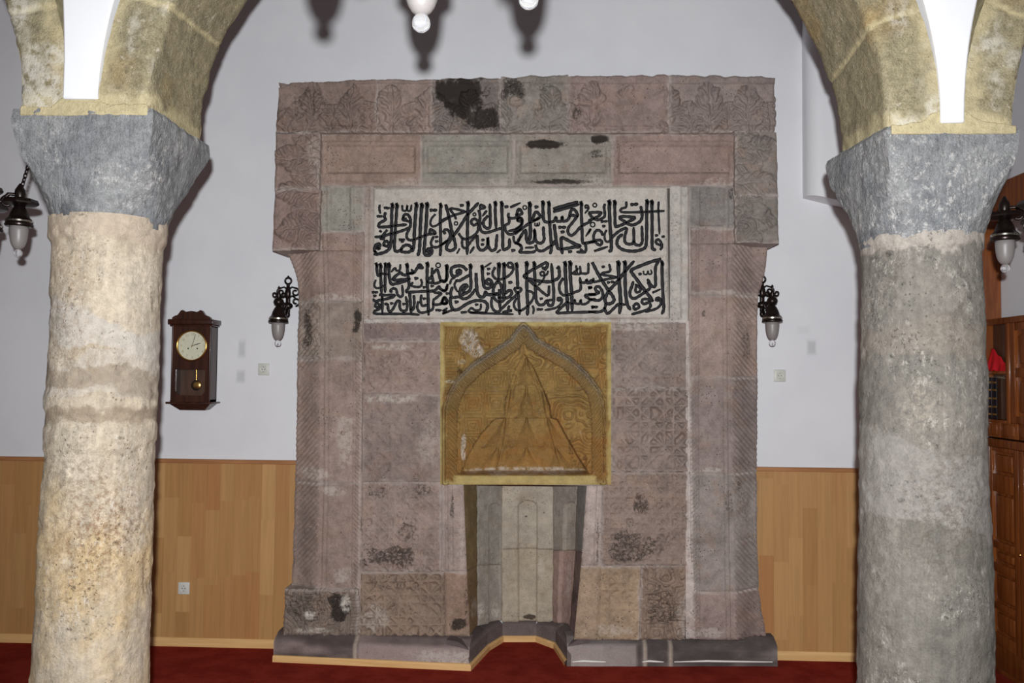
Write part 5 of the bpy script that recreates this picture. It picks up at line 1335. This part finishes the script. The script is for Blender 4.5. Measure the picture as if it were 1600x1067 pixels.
# ---------------------------------------------------------------- cabinet along the right wall
XC = 2.98
def cz(py, px=1577): return float(atx(px, py, XC)[2])
def cyy(px): return float(atx(px, 700, XC)[1])
def cabinet():
    K = empty('cabinet', (XC + .03, 5.1, 0), 'tall varnished wooden cabinet with panelled doors and open shelves beside grey column', 'cabinet')
    o = K.location
    y1, y0 = WALL - .005, 4.30
    ya, yb_ = cyy(1557), cyy(1574)
    def bx(m, y_0, y_1, z0, z1, d0, d1, bev=.0): m.box(Vector((XC + d0, y_0, z0)) - o, Vector((XC + d1, y_1, z1)) - o, bev, 2)
    z_s, z_ct0, z_ct1, z_dr0, z_dr1, z_m, z_t = cz(1018), cz(702), cz(690), cz(686), cz(660), cz(582), cz(500)
    m = MB(); bx(m, y0, y1, 0, z_s, .0, .08, .004); bx(m, y0, y1, 0, .03, -.015, .08, .004); m.build('base', M['cab'], K, 40)
    m = MB(); bx(m, y0, y1, z_s, z_ct0, .03, .08); bx(m, y0, y1, z_ct0, z_t, .06, .08); m.build('carcass', M['cabdark'], K)
    m = MB(); bx(m, y0, y1, z_ct0 + .005, z_ct1 + .01, -.03, .08, .008); m.build('counter', M['cab'], K, 40)
    # lower panelled door fronts, repeated along the wall
    zz = [(cz(852), cz(773)), (cz(887), cz(864)), (cz(950), cz(901)), (cz(999), cz(961)), (cz(745), cz(708))]
    wD = .36; y = y1 - .05
    while y - wD > y0:
        d = MB(); ylo, yhi = y - wD, y
        fy0, fy1 = ylo + .055, yhi - .055
        bx(d, ylo, fy0, z_s, z_ct0, 0, .03, .003); bx(d, fy1, yhi, z_s, z_ct0, 0, .03, .003)
        lv = sorted(zz); prev = z_s
        for a, b in lv:
            bx(d, fy0, fy1, prev, a, 0, .03, .003); prev = b
        bx(d, fy0, fy1, prev, z_ct0, 0, .03, .003)
        D = d.build('door', M['cab'], K, 40)
        for a, b in lv:
            p = MB(); bx(p, fy0, fy1, a, b, .018, .03); bx(p, fy0 + .025, fy1 - .025, a + .02, b - .02, .004, .02, .012); p.build('panel', M['cab'], D, 40)
        q = Vector((XC - .012, yhi - .03, (z_s + z_ct0) / 2)) - o
        if y < y1 - .3: MB().sphere(q, .012).build('knob', M['brass'], D, 60)
        y -= wD
    m = MB(); bx(m, WALL - .052, y1, z_s, z_ct0, 0, .03, .003); m.build('filler_post', M['cab'], K, 40)
    # drawer band
    y = y1 - .02; 
    while y - .20 > y0:
        m = MB(); bx(m, y - .19, y, z_dr0, z_dr1, .0, .06, .003); D = m.build('drawer', M['cab'], K, 40)
        p = MB(); bx(p, y - .16, y - .03, z_dr0 + .018, z_dr1 - .018, -.008, .004, .006); p.build('panel', M['cab'], D, 40)
        y -= .20
    # upper part : open shelves in the corner, panelled doors nearer the viewer
    ys = cyy(1574); yw = cyy(1579)
    zsh1 = cz(657)
    m = MB(); bx(m, yw, ys, zsh1 - .02, z_t, -.005, .06, .003); bx(m, y1 - .03, y1, zsh1 - .02, z_t, -.005, .06, .003); m.build('upright', M['cab'], K, 40)
    for z in (zsh1 - .012, z_m):
        m = MB(); bx(m, ys, y1 - .02, z - .010, z + .010, -.005, .06, .002); m.build('shelf', M['cab'], K, 40)
    m = MB(); bx(m, y0, y1, z_t - .02, z_t + .02, -.015, .08, .006); m.build('top_rail', M['cab'], K, 40)
    y = yw
    while y - .34 > y0:
        d = MB(); a, b = zsh1 - .02, z_t - .02
        bx(d, y - .33, y - .27, a, b, 0, .06, .003); bx(d, y - .06, y, a, b, 0, .06, .003); bx(d, y - .27, y - .06, a, a + .05, 0, .06, .003); bx(d, y - .27, y - .06, b - .05, b, 0, .06, .003); bx(d, y - .27, y - .06, z_m - .03, z_m + .03, 0, .06, .003)
        D = d.build('upper_door', M['cab'], K, 40)
        for a2, b2 in ((a + .05, z_m - .03), (z_m + .03, b - .05)):
            p = MB(); bx(p, y - .27, y - .06, a2, b2, .02, .05); bx(p, y - .245, y - .085, a2 + .025, b2 - .025, .006, .03, .010); p.build('panel', M['cab'], D, 40)
        y -= .34
    return zsh1, z_m, z_t, ys, y1
zsh1, z_m, z_t, ys, y1 = cabinet()
# books in the lower open compartment
labels = ['dark leather book with gilt bands, first beside the corner on the cabinet shelf', 'dark leather book with gilt bands, second from the corner on the cabinet shelf', 'brown leather book, nearest the upright on the cabinet shelf']
yb0 = y1 - .035
wds = [.07, .06, .055]
M['book2'] = simple('brown_leather', srgb(58, 34, 20), .5, 0, .4, .15, 80)
hts = [.30, .29, .27]
z0b = zsh1 + .0
for i in range(3):
    yb_, w = yb0 - sum(wds[:i]) - .004 * i, wds[i]
    if yb_ - w < ys + .005: w = max(.03, yb_ - ys - .006)
    K = empty('book', (XC + .03, yb_ - w / 2, z0b), labels[i], 'book', 'books on the open cabinet shelf')
    h = min(hts[i], z_m - z0b - .03)
    MB().box((-.028, -w / 2, 0), (.026, w / 2, h), .003, 2).build('cover', M['book' if i < 2 else 'book2'], K, 40)
    MB().box((-.020, -w / 2 + .004, .004), (.0255, w / 2 - .004, h + .001)).build('page_block', M['paper'], K)
    if i < 2:
        for zz_ in (.12, .3, .5, .7, .88):
            MB().box((-.030, -w / 2 + .006, h * zz_ - .008), (-.0265, w / 2 - .006, h * zz_ + .004), .001).build('gilt_band', M['gilt'], K)
# red cloth thrown on the upper shelf
def redcloth():
    n = 26
    u, v = np.meshgrid(np.linspace(0, 1, n), np.linspace(0, 1, n))
    ya_, yb_ = y1 - .035, ys + .03
    Y_ = ya_ + (yb_ - ya_) * u
    zt_ = z_m + .012 + (.15 * (1 - u) ** 1.0 + .01) * v + .006 * np.sin(u * 19 + v * 5)
    X_ = XC + .006 + .04 * v + .008 * np.sin(u * 14) * (1 - v)
    co = np.stack([X_, Y_, zt_], -1).reshape(-1, 3)
    i = np.arange(n * n).reshape(n, n); f = np.stack([i[:-1, :-1], i[:-1, 1:], i[1:, 1:], i[1:, :-1]], -1).reshape(-1, 4)
    o = link('red_cloth', mesh_np('red_cloth', co, f), M['red'])
    s = o.modifiers.new('solid', 'SOLIDIFY'); s.thickness = .006
    tag(o, 'bright red folded cloth lying on the upper open cabinet shelf', 'cloth')
redcloth()
# wooden frame on the right wall over the cabinet
zb1 = float(atx(1575, 342, 3.1)[2]); zb2 = float(atx(1575, 285, 3.1)[2])
def wavy():
    m = MB(); ya_ = WALL - .002; n = 40; pts = []
    for k in range(n + 1):
        y = ya_ - (ya_ - 4.0) * k / n; pts.append((y, zb1 + .014 * math.sin(y * 17)))
    pts += [(4.0, zb2), (ya_, zb2)]
    m.prism(pts, lambda q: (3.05, q[0], q[1]), lambda q: (3.099, q[0], q[1]))
    return struct(m.build('trim_5', M['cab'], smooth=40))
wavy()
struct(MB().box((2.86, WALL - .034, 0), (2.978, WALL - .001, z_t + .05), .004).box((2.975, WALL - .034, z_t + .022), (3.098, WALL - .001, zb1 + .03), .002).box((2.86, WALL - .034, z_t + .05), (2.98, WALL - .001, zb1 + .03), .004).build('trim_6', M['cab']))
